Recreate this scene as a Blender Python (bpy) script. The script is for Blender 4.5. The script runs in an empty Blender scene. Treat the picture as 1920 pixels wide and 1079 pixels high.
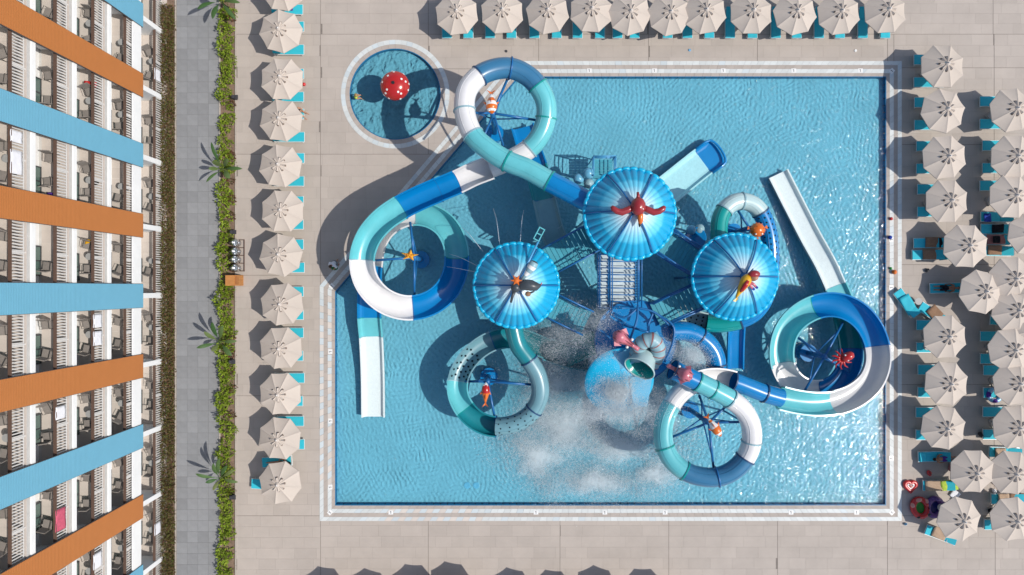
import bpy, math, random
import numpy as np
from mathutils import Vector, Matrix, Quaternion
random.seed(7)
R = math.radians
PI = math.pi
scene = bpy.context.scene
COL = scene.collection

# ------------------------------------------------------------------ camera
CAM_H = 48.0            # drone height in metres
FPX = 1250.0            # focal length in photo pixels (1920 wide)
cam_d = bpy.data.cameras.new('camera'); cam = bpy.data.objects.new('camera', cam_d)
COL.objects.link(cam)
cam.location = (0, 0, CAM_H); cam.rotation_euler = (0, 0, 0)
cam_d.sensor_width = 36.0; cam_d.lens = FPX/1920.0*36.0
cam_d.clip_start = 0.5; cam_d.clip_end = 1500
scene.camera = cam
# ------------------------------------------------------------------ world and sun
SUN_EL, SUN_AZ = 50.0, 105.0          # azimuth clockwise from +Y
world = bpy.data.worlds.new('World'); scene.world = world; world.use_nodes = True
wn = world.node_tree.nodes; wl = world.node_tree.links
bg = wn.get('Background') or wn.new('ShaderNodeBackground')
sky = wn.new('ShaderNodeTexSky'); sky.sky_type = 'NISHITA'; sky.sun_disc = False; sky.dust_density = 1.2; sky.air_density = 1.0
sky.sun_elevation = R(SUN_EL); sky.sun_rotation = R(SUN_AZ)
wl.new(sky.outputs[0], bg.inputs[0]); bg.inputs[1].default_value = 0.148
sun_d = bpy.data.lights.new('sun', 'SUN'); sun = bpy.data.objects.new('sun', sun_d); COL.objects.link(sun)
sun_d.energy = 4.2; sun_d.angle = R(0.5); sun_d.color = (1.0, 0.955, 0.89)
sv = Vector((math.sin(R(SUN_AZ))*math.cos(R(SUN_EL)), math.cos(R(SUN_AZ))*math.cos(R(SUN_EL)), math.sin(R(SUN_EL))))
sun.rotation_euler = (-sv).to_track_quat('-Z', 'Y').to_euler()
sun.location = sv*80
scene.view_settings.view_transform = 'Standard'; scene.view_settings.look = 'None'
scene.view_settings.gamma = 1.0; scene.view_settings.use_curve_mapping = False
scene.view_settings.exposure = -0.15
scene.render.engine = 'CYCLES'
scene.cycles.max_bounces = 10; scene.cycles.diffuse_bounces = 6; scene.cycles.transparent_max_bounces = 24
scene.cycles.caustics_reflective = False; scene.cycles.caustics_refractive = False
scene.cycles.sample_clamp_indirect = 4.0

# ------------------------------------------------------------------ helpers
def at(px, py, h=0.0):
    """point at real height h that the drone sees at photo pixel (px, py)"""
    k = (CAM_H - h)/FPX
    return Vector(((px-960.0)*k, (540.0-py)*k, h))

def props(o, label=None, cat=None, group=None, kind=None):
    if label: o['label'] = label
    if cat: o['category'] = cat
    if group: o['group'] = group
    if kind: o['kind'] = kind
    return o

def empty(name, loc=(0,0,0), rz=0.0, label=None, cat=None, group=None):
    o = bpy.data.objects.new(name, None); COL.objects.link(o)
    o.location = loc; o.rotation_euler = (0,0,rz); o.empty_display_size = 0.3
    return props(o, label, cat, group)

class MB:
    def __init__(s): s.v=[]; s.f=[]; s.m=[]
    def add(s, vs, fs, mi=0):
        b=len(s.v); s.v += [tuple(v) for v in vs]
        for f in fs: s.f.append(tuple(i+b for i in f)); s.m.append(mi)
        return s
    def box(s, c, d, rz=0.0, mi=0, M=None):
        x,y,z = d[0]/2,d[1]/2,d[2]/2
        vs=[Vector((a*x,b*y,e*z)) for e in (-1,1) for b in (-1,1) for a in (-1,1)]
        m = M if M is not None else Matrix.Rotation(rz,3,'Z')
        vs=[m@v+Vector(c) for v in vs]
        return s.add(vs,[(0,2,3,1),(4,5,7,6),(0,1,5,4),(2,6,7,3),(0,4,6,2),(1,3,7,5)],mi)
    def bar(s, p0, p1, w, h, mi=0):
        p0=Vector(p0);p1=Vector(p1);d=p1-p0
        q=d.to_track_quat('X','Z').to_matrix()
        return s.box((p0+p1)/2,(d.length,w,h),mi=mi,M=q)
    def cyl(s, p0, p1, r0, r1=None, n=10, mi=0, caps=True):
        p0=Vector(p0);p1=Vector(p1);r1=r0 if r1 is None else r1
        q=(p1-p0).to_track_quat('Z','Y').to_matrix()
        vs=[p0+q@Vector((r0*math.cos(2*PI*i/n),r0*math.sin(2*PI*i/n),0)) for i in range(n)]
        vs+=[p1+q@Vector((r1*math.cos(2*PI*i/n),r1*math.sin(2*PI*i/n),0)) for i in range(n)]
        fs=[(i,(i+1)%n,n+(i+1)%n,n+i) for i in range(n)]
        if caps: fs+=[tuple(range(n-1,-1,-1)),tuple(range(n,2*n))]
        return s.add(vs,fs,mi)
    def tube(s, pts, r, n=8, mi=0):
        pts=[Vector(p) for p in pts]; rings=[]; N=len(pts); b=len(s.v)
        rr = r if isinstance(r,(list,tuple)) else [r]*N
        for i,p in enumerate(pts):
            t=(pts[min(i+1,N-1)]-pts[max(i-1,0)]).normalized()
            u=Vector((0,0,1)) if abs(t.z)<.95 else Vector((0,1,0))
            a=t.cross(u).normalized(); c=a.cross(t)
            for k in range(n):
                w=2*PI*k/n; s.v.append(tuple(p+(a*math.cos(w)+c*math.sin(w))*rr[i]))
        for i in range(N-1):
            for k in range(n):
                s.f.append((b+i*n+k,b+i*n+(k+1)%n,b+(i+1)*n+(k+1)%n,b+(i+1)*n+k)); s.m.append(mi)
        s.f.append(tuple(b+k for k in range(n-1,-1,-1))); s.m.append(mi)
        s.f.append(tuple(b+(N-1)*n+k for k in range(n))); s.m.append(mi)
        return s
    def ball(s, c, r, sc=(1,1,1), nu=14, nv=8, mi=0, M=None):
        c=Vector(c); vs=[]; fs=[]
        for j in range(nv+1):
            th=PI*j/nv
            for i in range(nu):
                ph=2*PI*i/nu
                v=Vector((r*sc[0]*math.sin(th)*math.cos(ph),r*sc[1]*math.sin(th)*math.sin(ph),r*sc[2]*math.cos(th)))
                if M is not None: v=M@v
                vs.append(v+c)
        for j in range(nv):
            for i in range(nu):
                fs.append((j*nu+i,(j+1)*nu+i,(j+1)*nu+(i+1)%nu,j*nu+(i+1)%nu))
        return s.add(vs,fs,mi)
    def prism(s, poly, z0, z1, mi=0, bottom=True):
        n=len(poly)
        vs=[(p[0],p[1],z0) for p in poly]+[(p[0],p[1],z1) for p in poly]
        fs=[(i,(i+1)%n,n+(i+1)%n,n+i) for i in range(n)]+[tuple(range(n,2*n))]
        if bottom: fs.append(tuple(range(n-1,-1,-1)))
        return s.add(vs,fs,mi)
    def lathe(s, prof, c=(0,0,0), n=24, mi=0, close=False):
        c=Vector(c); vs=[];fs=[];L=len(prof)
        for r,z in prof:
            for i in range(n): vs.append(c+Vector((r*math.cos(2*PI*i/n),r*math.sin(2*PI*i/n),z)))
        for j in range(L-1):
            for i in range(n): fs.append((j*n+i,j*n+(i+1)%n,(j+1)*n+(i+1)%n,(j+1)*n+i))
        return s.add(vs,fs,mi)
    def mesh(s, name, mats, off=None, smooth=False):
        me=bpy.data.meshes.new(name)
        vs=s.v if off is None else [(v[0]-off[0],v[1]-off[1],v[2]-off[2]) for v in s.v]
        me.from_pydata(vs,[],s.f)
        mats = mats if isinstance(mats,(list,tuple)) else [mats]
        for m in mats: me.materials.append(m)
        if len(mats)>1: me.polygons.foreach_set('material_index',s.m)
        if smooth: me.polygons.foreach_set('use_smooth',[True]*len(me.polygons))
        me.update()
        return me
    def build(s, name, mats, parent=None, smooth=False, local=False):
        off = None
        if parent is not None and not local: 
            off = parent.location
            if parent.parent is not None: off = off + parent.parent.location
        me=s.mesh(name,mats,off,smooth)
        return link(name,me,parent)

def link(name, me, parent=None):
    o=bpy.data.objects.new(name,me); COL.objects.link(o)
    if parent is not None: o.parent=parent
    return o

def copy_tree(o, parent=None):
    c=o.copy(); COL.objects.link(c); c.parent=parent
    for ch in list(o.children): copy_tree(ch,c)
    return c

# ------------------------------------------------------------------ materials
def nodes(name):
    m=bpy.data.materials.new(name); m.use_nodes=True
    nt=m.node_tree; b=nt.nodes.get('Principled BSDF')
    return m,nt,b
def new(nt,t,**kw):
    n=nt.nodes.new(t)
    for k,v in kw.items(): setattr(n,k,v)
    return n
def mat(name, col, rough=0.5, spec=0.5, var=0.0, vscale=1.5, bump=0.0, bscale=8.0, metal=0.0, island=0.0, objv=0.0, coat=0.0, stretch=None):
    """principled surface with noise wear, optional tone differences from piece to piece and fine relief"""
    m,nt,b=nodes(name); L=nt.links
    b.inputs['Roughness'].default_value=rough; b.inputs['Metallic'].default_value=metal
    b.inputs['Specular IOR Level'].default_value=spec
    b.inputs['Coat Weight'].default_value=coat
    tc=new(nt,'ShaderNodeTexCoord'); src=tc.outputs['Object']
    if stretch:
        mp=new(nt,'ShaderNodeMapping'); mp.inputs['Scale'].default_value=stretch; L.new(src,mp.inputs[0]); src=mp.outputs[0]
    fac=None
    def addf(sock,amt):
        nonlocal fac
        mr=new(nt,'ShaderNodeMapRange'); mr.inputs[3].default_value=1-amt; mr.inputs[4].default_value=1+amt
        L.new(sock,mr.inputs[0])
        if fac is None: fac=mr.outputs[0]
        else:
            mu=new(nt,'ShaderNodeMath',operation='MULTIPLY'); L.new(fac,mu.inputs[0]); L.new(mr.outputs[0],mu.inputs[1]); fac=mu.outputs[0]
    if var>0:
        nz=new(nt,'ShaderNodeTexNoise'); nz.inputs['Scale'].default_value=vscale; nz.inputs['Detail'].default_value=6; nz.inputs['Roughness'].default_value=.65
        L.new(src,nz.inputs['Vector'])
        mr=new(nt,'ShaderNodeMapRange'); mr.inputs[1].default_value=.28; mr.inputs[2].default_value=.72; L.new(nz.outputs[0],mr.inputs[0])
        addf(mr.outputs[0],var)
    if island>0:
        g=new(nt,'ShaderNodeNewGeometry'); addf(g.outputs['Random Per Island'],island)
    if objv>0:
        oi=new(nt,'ShaderNodeObjectInfo'); addf(oi.outputs['Random'],objv)
    if fac is not None:
        vm=new(nt,'ShaderNodeVectorMath',operation='SCALE'); vm.inputs[0].default_value=col; L.new(fac,vm.inputs['Scale'])
        L.new(vm.outputs[0],b.inputs['Base Color'])
    else: b.inputs['Base Color'].default_value=(*col,1)
    if bump>0:
        nb=new(nt,'ShaderNodeTexNoise'); nb.inputs['Scale'].default_value=bscale; nb.inputs['Detail'].default_value=5; L.new(src,nb.inputs['Vector'])
        bp=new(nt,'ShaderNodeBump'); bp.inputs['Strength'].default_value=1.0; bp.inputs['Distance'].default_value=bump
        L.new(nb.outputs[0],bp.inputs['Height']); L.new(bp.outputs[0],b.inputs['Normal'])
    return m

M={}
M['deck']=mat('deck_stone',(.43,.374,.325),.75,.3,var=.075,vscale=.5,bump=.002,bscale=30,island=.04,objv=.04)
M['coping']=mat('coping_stone',(.42,.365,.32),.7,.3,var=.06,vscale=2,island=.06)
M['bed']=mat('joint_mortar',(.22,.19,.165),.9,.2,var=.15,vscale=3)
M['strip_white']=mat('border_tile_white',(.60,.62,.60),.5,.4,var=.05,vscale=3,island=.07)
M['strip_blue']=mat('border_tile_blue',(.55,.60,.61),.5,.4,island=.07)
M['strip_peach']=mat('border_tile_peach',(.62,.56,.50),.5,.4,island=.07)
M['edge_blue']=mat('pool_edge_mosaic',(.012,.155,.32),.35,.5,island=.1,var=.15,vscale=9)
M['path']=mat('grey_paver',(.245,.247,.25),.85,.25,var=.09,vscale=1.6,bump=.003,bscale=25,objv=.09)
M['pathbed']=mat('paver_joint',(.16,.16,.155),.9,.2,var=.1)
M['soil']=mat('bed_soil',(.21,.145,.105),.95,.1,var=.35,vscale=4,bump=.03,bscale=9)
M['kerb']=mat('kerb_concrete',(.42,.37,.32),.85,.2,var=.1,vscale=3)
M['white']=mat('white_gelcoat',(.74,.725,.71),.28,.5,var=.08,vscale=.8,coat=.2)
M['greywhite']=mat('pale_grey_gelcoat',(.52,.52,.52),.32,.5,var=.04,vscale=.9,coat=.2)
M['pale']=mat('pale_aqua_gelcoat',(.47,.62,.62),.3,.5,var=.05,vscale=.8,coat=.2)
M['turq']=mat('turquoise_gelcoat',(.13,.50,.54),.25,.5,var=.09,vscale=.8,coat=.3)
M['blue']=mat('blue_gelcoat',(.001,.20,.49),.24,.5,var=.06,vscale=.8,coat=.3)
M['steel']=mat('steel_blue_gelcoat',(.04,.17,.31),.3,.5,var=.06,vscale=.8,coat=.2)
M['pale_shade']=mat('shade_tinted_pale_gelcoat',(.15,.31,.36),.35,.5,var=.1,vscale=.8,coat=.2)  # pale aqua greyed and darkened, shade put into the colour
M['teal_shade']=mat('shade_tinted_teal_gelcoat',(.012,.22,.26),.3,.5,var=.08,vscale=.8,coat=.2)  # sea green darkened, shade put into the colour
M['cyan']=mat('bright_cyan_gelcoat',(.004,.42,.68),.3,.5,var=.06,vscale=.8,coat=.2)
M['wet']=mat('wet_pale_run',(.68,.76,.745),.25,.5,var=.05,vscale=5,bump=.012,bscale=9)
M['aquawet']=mat('wet_aqua_run',(.36,.66,.70),.2,.5,var=.08,vscale=5,bump=.012,bscale=9)
M['skyblue']=mat('sky_blue_gelcoat',(.14,.42,.60),.3,.5,var=.1,vscale=1.5,coat=.2)
M['green']=mat('sea_green_gelcoat',(.006,.30,.28),.26,.5,var=.05,vscale=.8,coat=.3)
M['pipe']=mat('blue_painted_steel',(.012,.13,.34),.35,.5,var=.08,vscale=3)
M['pipe_dark']=mat('navy_painted_steel',(.012,.06,.15),.4,.5,var=.08,vscale=3)
M['pipe_light']=mat('light_blue_painted_steel',(.08,.34,.6),.35,.5,var=.08,vscale=3)
M['plank']=mat('teal_plank',(.05,.30,.38),.6,.35,var=.12,vscale=2,island=.1,objv=.1)
M['step']=mat('pale_step',(.50,.58,.60),.6,.35,var=.1,vscale=2,objv=.06)
M['hole']=mat('dark_hole',(.01,.02,.03),.9,.1)
M['parasol']=mat('parasol_canvas',(.53,.46,.395),.85,.15,var=.03,vscale=3,objv=.05)
M['parasol_vent']=mat('parasol_vent_canvas',(.55,.48,.42),.85,.15,var=.03,vscale=3)
M['vent_shade']=mat('vent_mouth_shade',(.22,.17,.14),.9,.1)  # shade of the vent mouths put into the colour
M['alu']=mat('white_aluminium',(.70,.69,.67),.35,.5)
M['lounger']=mat('turquoise_sling',(.035,.46,.56),.7,.25,var=.05,vscale=4,objv=.07)
M['table']=mat('grey_plastic',(.33,.33,.32),.5,.4)
M['wall_white']=mat('white_render',(.78,.78,.77),.8,.25,var=.05,vscale=.7)
M['slab_grey']=mat('pale_concrete',(.50,.485,.46),.85,.2,var=.10,vscale=2.5)
M['bal_floor']=mat('balcony_tile',(.52,.46,.41),.7,.3,var=.05,vscale=1.5,island=.05)
M['brown']=mat('brown_handrail',(.115,.07,.052),.55,.35,var=.1,vscale=3)
M['rail_white']=mat('white_slat_paint',(.62,.60,.575),.5,.35,var=.04)
M['orange_panel']=mat('orange_ribbed_cladding',(.42,.155,.043),.55,.35,var=.035,vscale=.8)
M['blue_panel']=mat('blue_ribbed_cladding',(.135,.36,.49),.55,.35,var=.035,vscale=.8)
M['panel_side']=mat('cladding_edge',(.09,.08,.08),.6,.3)
M['frame_dark']=mat('anthracite_frame',(.05,.055,.06),.45,.4)
M['chair']=mat('grey_brown_wicker',(.24,.215,.195),.8,.25,var=.15,vscale=12,objv=.12)
M['chair_leg']=mat('dark_chair_leg',(.05,.048,.045),.5,.4)
M['wood']=mat('orange_wood',(.46,.20,.06),.55,.35,var=.2,vscale=3,stretch=(1,8,1))
M['wood_dark']=mat('dark_wood_slot',(.22,.08,.03),.6,.3,var=.2,vscale=4)
M['chrome']=mat('brushed_steel',(.62,.64,.66),.22,.5,metal=.95)
M['black']=mat('black_plastic',(.02,.02,.022),.5,.4)
M['darkgrey']=mat('dark_grey_plastic',(.045,.045,.05),.55,.4,var=.1)
M['red']=mat('red_gelcoat',(.42,.016,.014),.22,.5,var=.06,vscale=2,coat=.3)
M['dot_white']=mat('white_dot',(.78,.77,.74),.3,.5)
M['orange']=mat('orange_gelcoat',(.68,.15,.015),.28,.5,coat=.2,var=.05)
M['yellow']=mat('yellow_gelcoat',(.72,.38,.015),.3,.5,coat=.2,var=.05)
M['pink']=mat('pink_gelcoat',(.52,.15,.19),.3,.5,coat=.2,var=.18,vscale=6)
M['pinkdark']=mat('dark_rose_gelcoat',(.22,.05,.07),.35,.5,var=.1)
M['maroon']=mat('maroon_red_gelcoat',(.30,.025,.03),.3,.5,coat=.2,var=.1,vscale=3)
M['stripe_red']=mat('faded_red_stripe',(.30,.12,.11),.4,.4,var=.1)
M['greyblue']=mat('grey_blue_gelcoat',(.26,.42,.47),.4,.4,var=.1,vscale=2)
M['charcoal']=mat('charcoal_gelcoat',(.055,.065,.075),.35,.4,var=.15,vscale=2)
M['skin']=mat('skin',(.46,.24,.15),.55,.35)
M['skin_tan']=mat('tanned_skin',(.30,.14,.08),.55,.35)
M['hair_dark']=mat('dark_hair',(.02,.014,.01),.7,.2,var=.3,vscale=30)
M['hair_blond']=mat('fair_hair',(.35,.22,.09),.7,.2,var=.3,vscale=30)
M['cloth_white']=mat('white_cloth',(.74,.74,.77),.85,.1,var=.06,vscale=5,bump=.02,bscale=7)
M['cloth_brown']=mat('brown_towel',(.27,.165,.105),.9,.1,var=.15,vscale=6,bump=.02,bscale=8)
M['cloth_tan']=mat('tan_towel',(.42,.30,.21),.9,.1,var=.12,vscale=6,bump=.02,bscale=8)
M['cloth_lime']=mat('lime_towel',(.42,.55,.08),.9,.1,var=.2,vscale=8,bump=.02,bscale=8)
M['cloth_teal']=mat('aqua_towel',(.05,.33,.38),.9,.1,var=.2,vscale=8,bump=.02,bscale=8)
M['cloth_purple']=mat('purple_towel',(.09,.035,.25),.9,.1,var=.3,vscale=7,bump=.02,bscale=8)
M['cloth_black']=mat('black_cloth',(.018,.018,.022),.85,.1,var=.2,bump=.02,bscale=8)
M['cloth_blue']=mat('blue_cloth',(.03,.06,.33),.8,.1,var=.2)
M['cloth_green']=mat('green_cloth',(.03,.17,.06),.8,.1,var=.3,vscale=9)
M['cloth_grey']=mat('grey_towel',(.22,.22,.23),.9,.1,var=.15,vscale=6,bump=.02,bscale=8)
M['cloth_pink']=mat('pink_towel',(.55,.11,.17),.9,.1,var=.2,vscale=8)
M['vinyl_red']=mat('red_vinyl',(.55,.03,.03),.25,.5)
M['vinyl_pink']=mat('pink_vinyl',(.62,.25,.20),.25,.5)
M['vinyl_purple']=mat('purple_vinyl',(.13,.05,.20),.25,.5)
M['vinyl_navy']=mat('navy_vinyl',(.02,.03,.16),.25,.5)
M['vinyl_green']=mat('green_vinyl',(.02,.26,.04),.25,.5)
M['vinyl_blue']=mat('sky_vinyl',(.20,.42,.62),.25,.5,var=.5,vscale=3)
M['leaf_stem']=mat('plant_stem',(.10,.13,.04),.7,.2)
def glass():
    m,nt,b=nodes('window_glass'); b.inputs['Base Color'].default_value=(.10,.16,.14,1); b.inputs['Roughness'].default_value=.06
    b.inputs['Specular IOR Level'].default_value=.7
    return m
M['glass']=glass()
def leafmat(name, cols, rough=.55):
    m,nt,b=nodes(name); L=nt.links
    g=new(nt,'ShaderNodeNewGeometry'); oi=new(nt,'ShaderNodeObjectInfo')
    ad=new(nt,'ShaderNodeMath',operation='ADD'); L.new(g.outputs['Random Per Island'],ad.inputs[0]); L.new(oi.outputs['Random'],ad.inputs[1])
    fr=new(nt,'ShaderNodeMath',operation='FRACT'); L.new(ad.outputs[0],fr.inputs[0])
    cr=new(nt,'ShaderNodeValToRGB'); L.new(fr.outputs[0],cr.inputs[0])
    e=cr.color_ramp.elements
    while len(e)<len(cols): e.new(.5)
    for i,c in enumerate(cols): e[i].position=i/(len(cols)-1); e[i].color=(*c,1)
    L.new(cr.outputs[0],b.inputs['Base Color']); b.inputs['Roughness'].default_value=rough
    b.inputs['Specular IOR Level'].default_value=.3
    tr=new(nt,'ShaderNodeBsdfTranslucent'); L.new(cr.outputs[0],tr.inputs[0])
    mx=new(nt,'ShaderNodeMixShader'); mx.inputs[0].default_value=.25
    L.new(b.outputs[0],mx.inputs[1]); L.new(tr.outputs[0],mx.inputs[2])
    L.new(mx.outputs[0],nt.nodes['Material Output'].inputs[0])
    return m
M['hedge']=leafmat('bright_shrub_leaf',[(.11,.18,.014),(.24,.34,.028),(.34,.42,.045),(.16,.25,.02)])
M['shrub_red']=leafmat('reddish_leaf',[(.16,.035,.03),(.09,.09,.02),(.2,.06,.05)])
M['cover']=leafmat('olive_brown_leaf',[(.08,.10,.022),(.14,.16,.035),(.19,.095,.05),(.15,.08,.045),(.11,.125,.025),(.25,.16,.085)])
M['banana']=leafmat('large_banana_leaf',[(.055,.125,.035),(.10,.17,.055),(.18,.21,.07)])

def water_mat():
    m,nt,b=nodes('pool_water'); L=nt.links; nt.nodes.remove(b)
    out=nt.nodes['Material Output']
    geo=new(nt,'ShaderNodeNewGeometry')
    def noise(scale,det,dist=0.0,vec=None):
        n=new(nt,'ShaderNodeTexNoise'); n.inputs['Scale'].default_value=scale; n.inputs['Detail'].default_value=det
        n.inputs['Distortion'].default_value=dist; L.new(vec or geo.outputs['Position'],n.inputs['Vector']); return n.outputs[0]
    def mth(op,a,bv):
        n=new(nt,'ShaderNodeMath',operation=op); L.new(a,n.inputs[0])
        if isinstance(bv,(int,float)): n.inputs[1].default_value=bv
        else: L.new(bv,n.inputs[1])
        return n.outputs[0]
    hgt=mth('ADD',mth('MULTIPLY',noise(1.5,2,.8),1.0),mth('ADD',mth('MULTIPLY',noise(4.2,2,.6),.38),mth('MULTIPLY',noise(9.5,2,.8),.16)))
    # ring waves spreading from the places where water falls
    for c,fr in (((-8.46,13.9,0),5.0),((6.5,-8.0,0),3.2),((24.0,6.0,0),3.0)):
        vs=new(nt,'ShaderNodeVectorMath',operation='DISTANCE'); L.new(geo.outputs['Position'],vs.inputs[0]); vs.inputs[1].default_value=c
        wob=mth('ADD',mth('MULTIPLY',vs.outputs['Value'],fr*2.2),mth('MULTIPLY',noise(.9,3),9.0))
        sn=new(nt,'ShaderNodeMath',operation='SINE'); L.new(wob,sn.inputs[0])
        hgt=mth('ADD',hgt,mth('MULTIPLY',sn.outputs[0],.05))
    bp=new(nt,'ShaderNodeBump'); bp.inputs['Strength'].default_value=1; bp.inputs['Distance'].default_value=.085; L.new(hgt,bp.inputs['Height'])
    gl=new(nt,'ShaderNodeBsdfGlossy'); gl.inputs['Roughness'].default_value=.05; L.new(bp.outputs[0],gl.inputs['Normal'])
    gl.inputs[0].default_value=(1,1,1,1)
    tr=new(nt,'ShaderNodeBsdfTransparent'); tr.inputs[0].default_value=(.83,.975,.99,1)
    fz=new(nt,'ShaderNodeFresnel'); fz.inputs[0].default_value=1.33; L.new(bp.outputs[0],fz.inputs['Normal'])
    mx=new(nt,'ShaderNodeMixShader'); L.new(fz.outputs[0],mx.inputs[0]); L.new(tr.outputs[0],mx.inputs[1]); L.new(gl.outputs[0],mx.inputs[2])
    L.new(mx.outputs[0],out.inputs[0])
    return m
M['water']=water_mat()
def floor_mat():
    m,nt,b=nodes('pool_floor_mosaic'); L=nt.links
    geo=new(nt,'ShaderNodeNewGeometry')
    b.inputs['Roughness'].default_value=.8; b.inputs['Specular IOR Level'].default_value=.1
    n=new(nt,'ShaderNodeTexNoise'); n.inputs['Scale'].default_value=.35; n.inputs['Detail'].default_value=5; L.new(geo.outputs['Position'],n.inputs['Vector'])
    mr=new(nt,'ShaderNodeMapRange'); mr.inputs[1].default_value=.3; mr.inputs[2].default_value=.7; mr.inputs[3].default_value=.93; mr.inputs[4].default_value=1.07; L.new(n.outputs[0],mr.inputs[0])
    # small mosaic stones, light and dark
    vo=new(nt,'ShaderNodeTexVoronoi'); vo.inputs['Scale'].default_value=9.0; L.new(geo.outputs['Position'],vo.inputs['Vector'])
    bw=new(nt,'ShaderNodeRGBToBW'); L.new(vo.outputs['Color'],bw.inputs[0])
    m2=new(nt,'ShaderNodeMapRange'); m2.inputs[3].default_value=.93; m2.inputs[4].default_value=1.07; L.new(bw.outputs[0],m2.inputs[0])
    mu=new(nt,'ShaderNodeMath',operation='MULTIPLY'); L.new(mr.outputs[0],mu.inputs[0]); L.new(m2.outputs[0],mu.inputs[1])
    sc=new(nt,'ShaderNodeVectorMath',operation='SCALE'); sc.inputs[0].default_value=(.185,.42,.525); L.new(mu.outputs[0],sc.inputs['Scale'])
    L.new(sc.outputs[0],b.inputs['Base Color'])
    # added relief shaped to imitate rippled light: families of arcs crossing each other
    def mth(op,a,bv):
        n=new(nt,'ShaderNodeMath',operation=op); L.new(a,n.inputs[0])
        if isinstance(bv,(int,float)): n.inputs[1].default_value=bv
        else: L.new(bv,n.inputs[1])
        return n.outputs[0]
    def noise(scale,det=2,dist=0.0):
        n=new(nt,'ShaderNodeTexNoise'); n.inputs['Scale'].default_value=scale; n.inputs['Detail'].default_value=det; n.inputs['Distortion'].default_value=dist
        L.new(geo.outputs['Position'],n.inputs['Vector']); return n.outputs[0]
    w1=noise(.55,3); w2=noise(1.3,2)
    hgt=None
    for k,(c,lam) in enumerate((((-8.46,13.9,0),.30),((4.0,-9.0,0),.34),((24.5,3.0,0),.31),((9.0,16.0,0),.38),((-14.0,-12.0,0),.33))):
        vs=new(nt,'ShaderNodeVectorMath',operation='DISTANCE'); L.new(geo.outputs['Position'],vs.inputs[0]); vs.inputs[1].default_value=c
        ph=mth('ADD',mth('MULTIPLY',vs.outputs['Value'],6.283/lam),mth('ADD',mth('MULTIPLY',w1,14.0),mth('MULTIPLY',w2,8.0)))
        sn=new(nt,'ShaderNodeMath',operation='SINE'); L.new(ph,sn.inputs[0])
        am=new(nt,'ShaderNodeMapRange'); am.inputs[1].default_value=.38; am.inputs[2].default_value=.66; am.inputs[3].default_value=.15; am.inputs[4].default_value=1.0
        L.new(noise(.33+.07*k,2),am.inputs[0])
        t=mth('MULTIPLY',sn.outputs[0],am.outputs[0]); hgt=t if hgt is None else mth('ADD',hgt,t)
    hgt=mth('ADD',hgt,mth('MULTIPLY',noise(7.5,2,1.0),3.4))
    bp=new(nt,'ShaderNodeBump'); bp.inputs['Strength'].default_value=1; bp.inputs['Distance'].default_value=.0115; L.new(hgt,bp.inputs['Height'])
    L.new(bp.outputs[0],b.inputs['Normal'])
    return m
M['pool_floor']=floor_mat()
def dome_mat():
    m,nt,b=nodes('dome_fabric_blue_to_white'); L=nt.links
    tc=new(nt,'ShaderNodeTexCoord'); vm=new(nt,'ShaderNodeVectorMath',operation='MULTIPLY'); vm.inputs[1].default_value=(1,1,0); L.new(tc.outputs['Object'],vm.inputs[0])
    ln=new(nt,'ShaderNodeVectorMath',operation='LENGTH'); L.new(vm.outputs[0],ln.inputs[0])
    nz=new(nt,'ShaderNodeTexNoise'); nz.inputs['Scale'].default_value=3; L.new(tc.outputs['Object'],nz.inputs['Vector'])
    ad=new(nt,'ShaderNodeMath',operation='MULTIPLY_ADD'); ad.inputs[1].default_value=.25; L.new(nz.outputs[0],ad.inputs[0]); L.new(ln.outputs['Value'],ad.inputs[2])
    dv=new(nt,'ShaderNodeMath',operation='DIVIDE'); dv.inputs[1].default_value=2.8; L.new(ad.outputs[0],dv.inputs[0])
    cr=new(nt,'ShaderNodeValToRGB'); L.new(dv.outputs[0],cr.inputs[0]); e=cr.color_ramp.elements
    pts=[(.18,(.68,.74,.76)),(.40,(.42,.66,.76)),(.58,(.14,.56,.75)),(.67,(.09,.52,.74)),(.73,(.003,.36,.61)),(1.0,(.001,.31,.57))]
    while len(e)<len(pts): e.new(.5)
    for i,(p,c) in enumerate(pts): e[i].position=p; e[i].color=(*c,1)
    L.new(cr.outputs[0],b.inputs['Base Color']); b.inputs['Roughness'].default_value=.35; b.inputs['Coat Weight'].default_value=.15
    return m
M['dome']=dome_mat()
def drop_mat():
    m,nt,b=nodes('water_droplets'); L=nt.links
    b.inputs['Base Color'].default_value=(.88,.945,.97,1); b.inputs['Roughness'].default_value=.3
    tr=new(nt,'ShaderNodeBsdfTranslucent'); tr.inputs[0].default_value=(.94,.96,.97,1)
    mx=new(nt,'ShaderNodeMixShader'); mx.inputs[0].default_value=.15; L.new(b.outputs[0],mx.inputs[1]); L.new(tr.outputs[0],mx.inputs[2])
    tp=new(nt,'ShaderNodeBsdfTransparent'); m2=new(nt,'ShaderNodeMixShader'); m2.inputs[0].default_value=.27
    L.new(mx.outputs[0],m2.inputs[1]); L.new(tp.outputs[0],m2.inputs[2]); L.new(m2.outputs[0],nt.nodes['Material Output'].inputs[0])
    return m
M['drops']=drop_mat()
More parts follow.
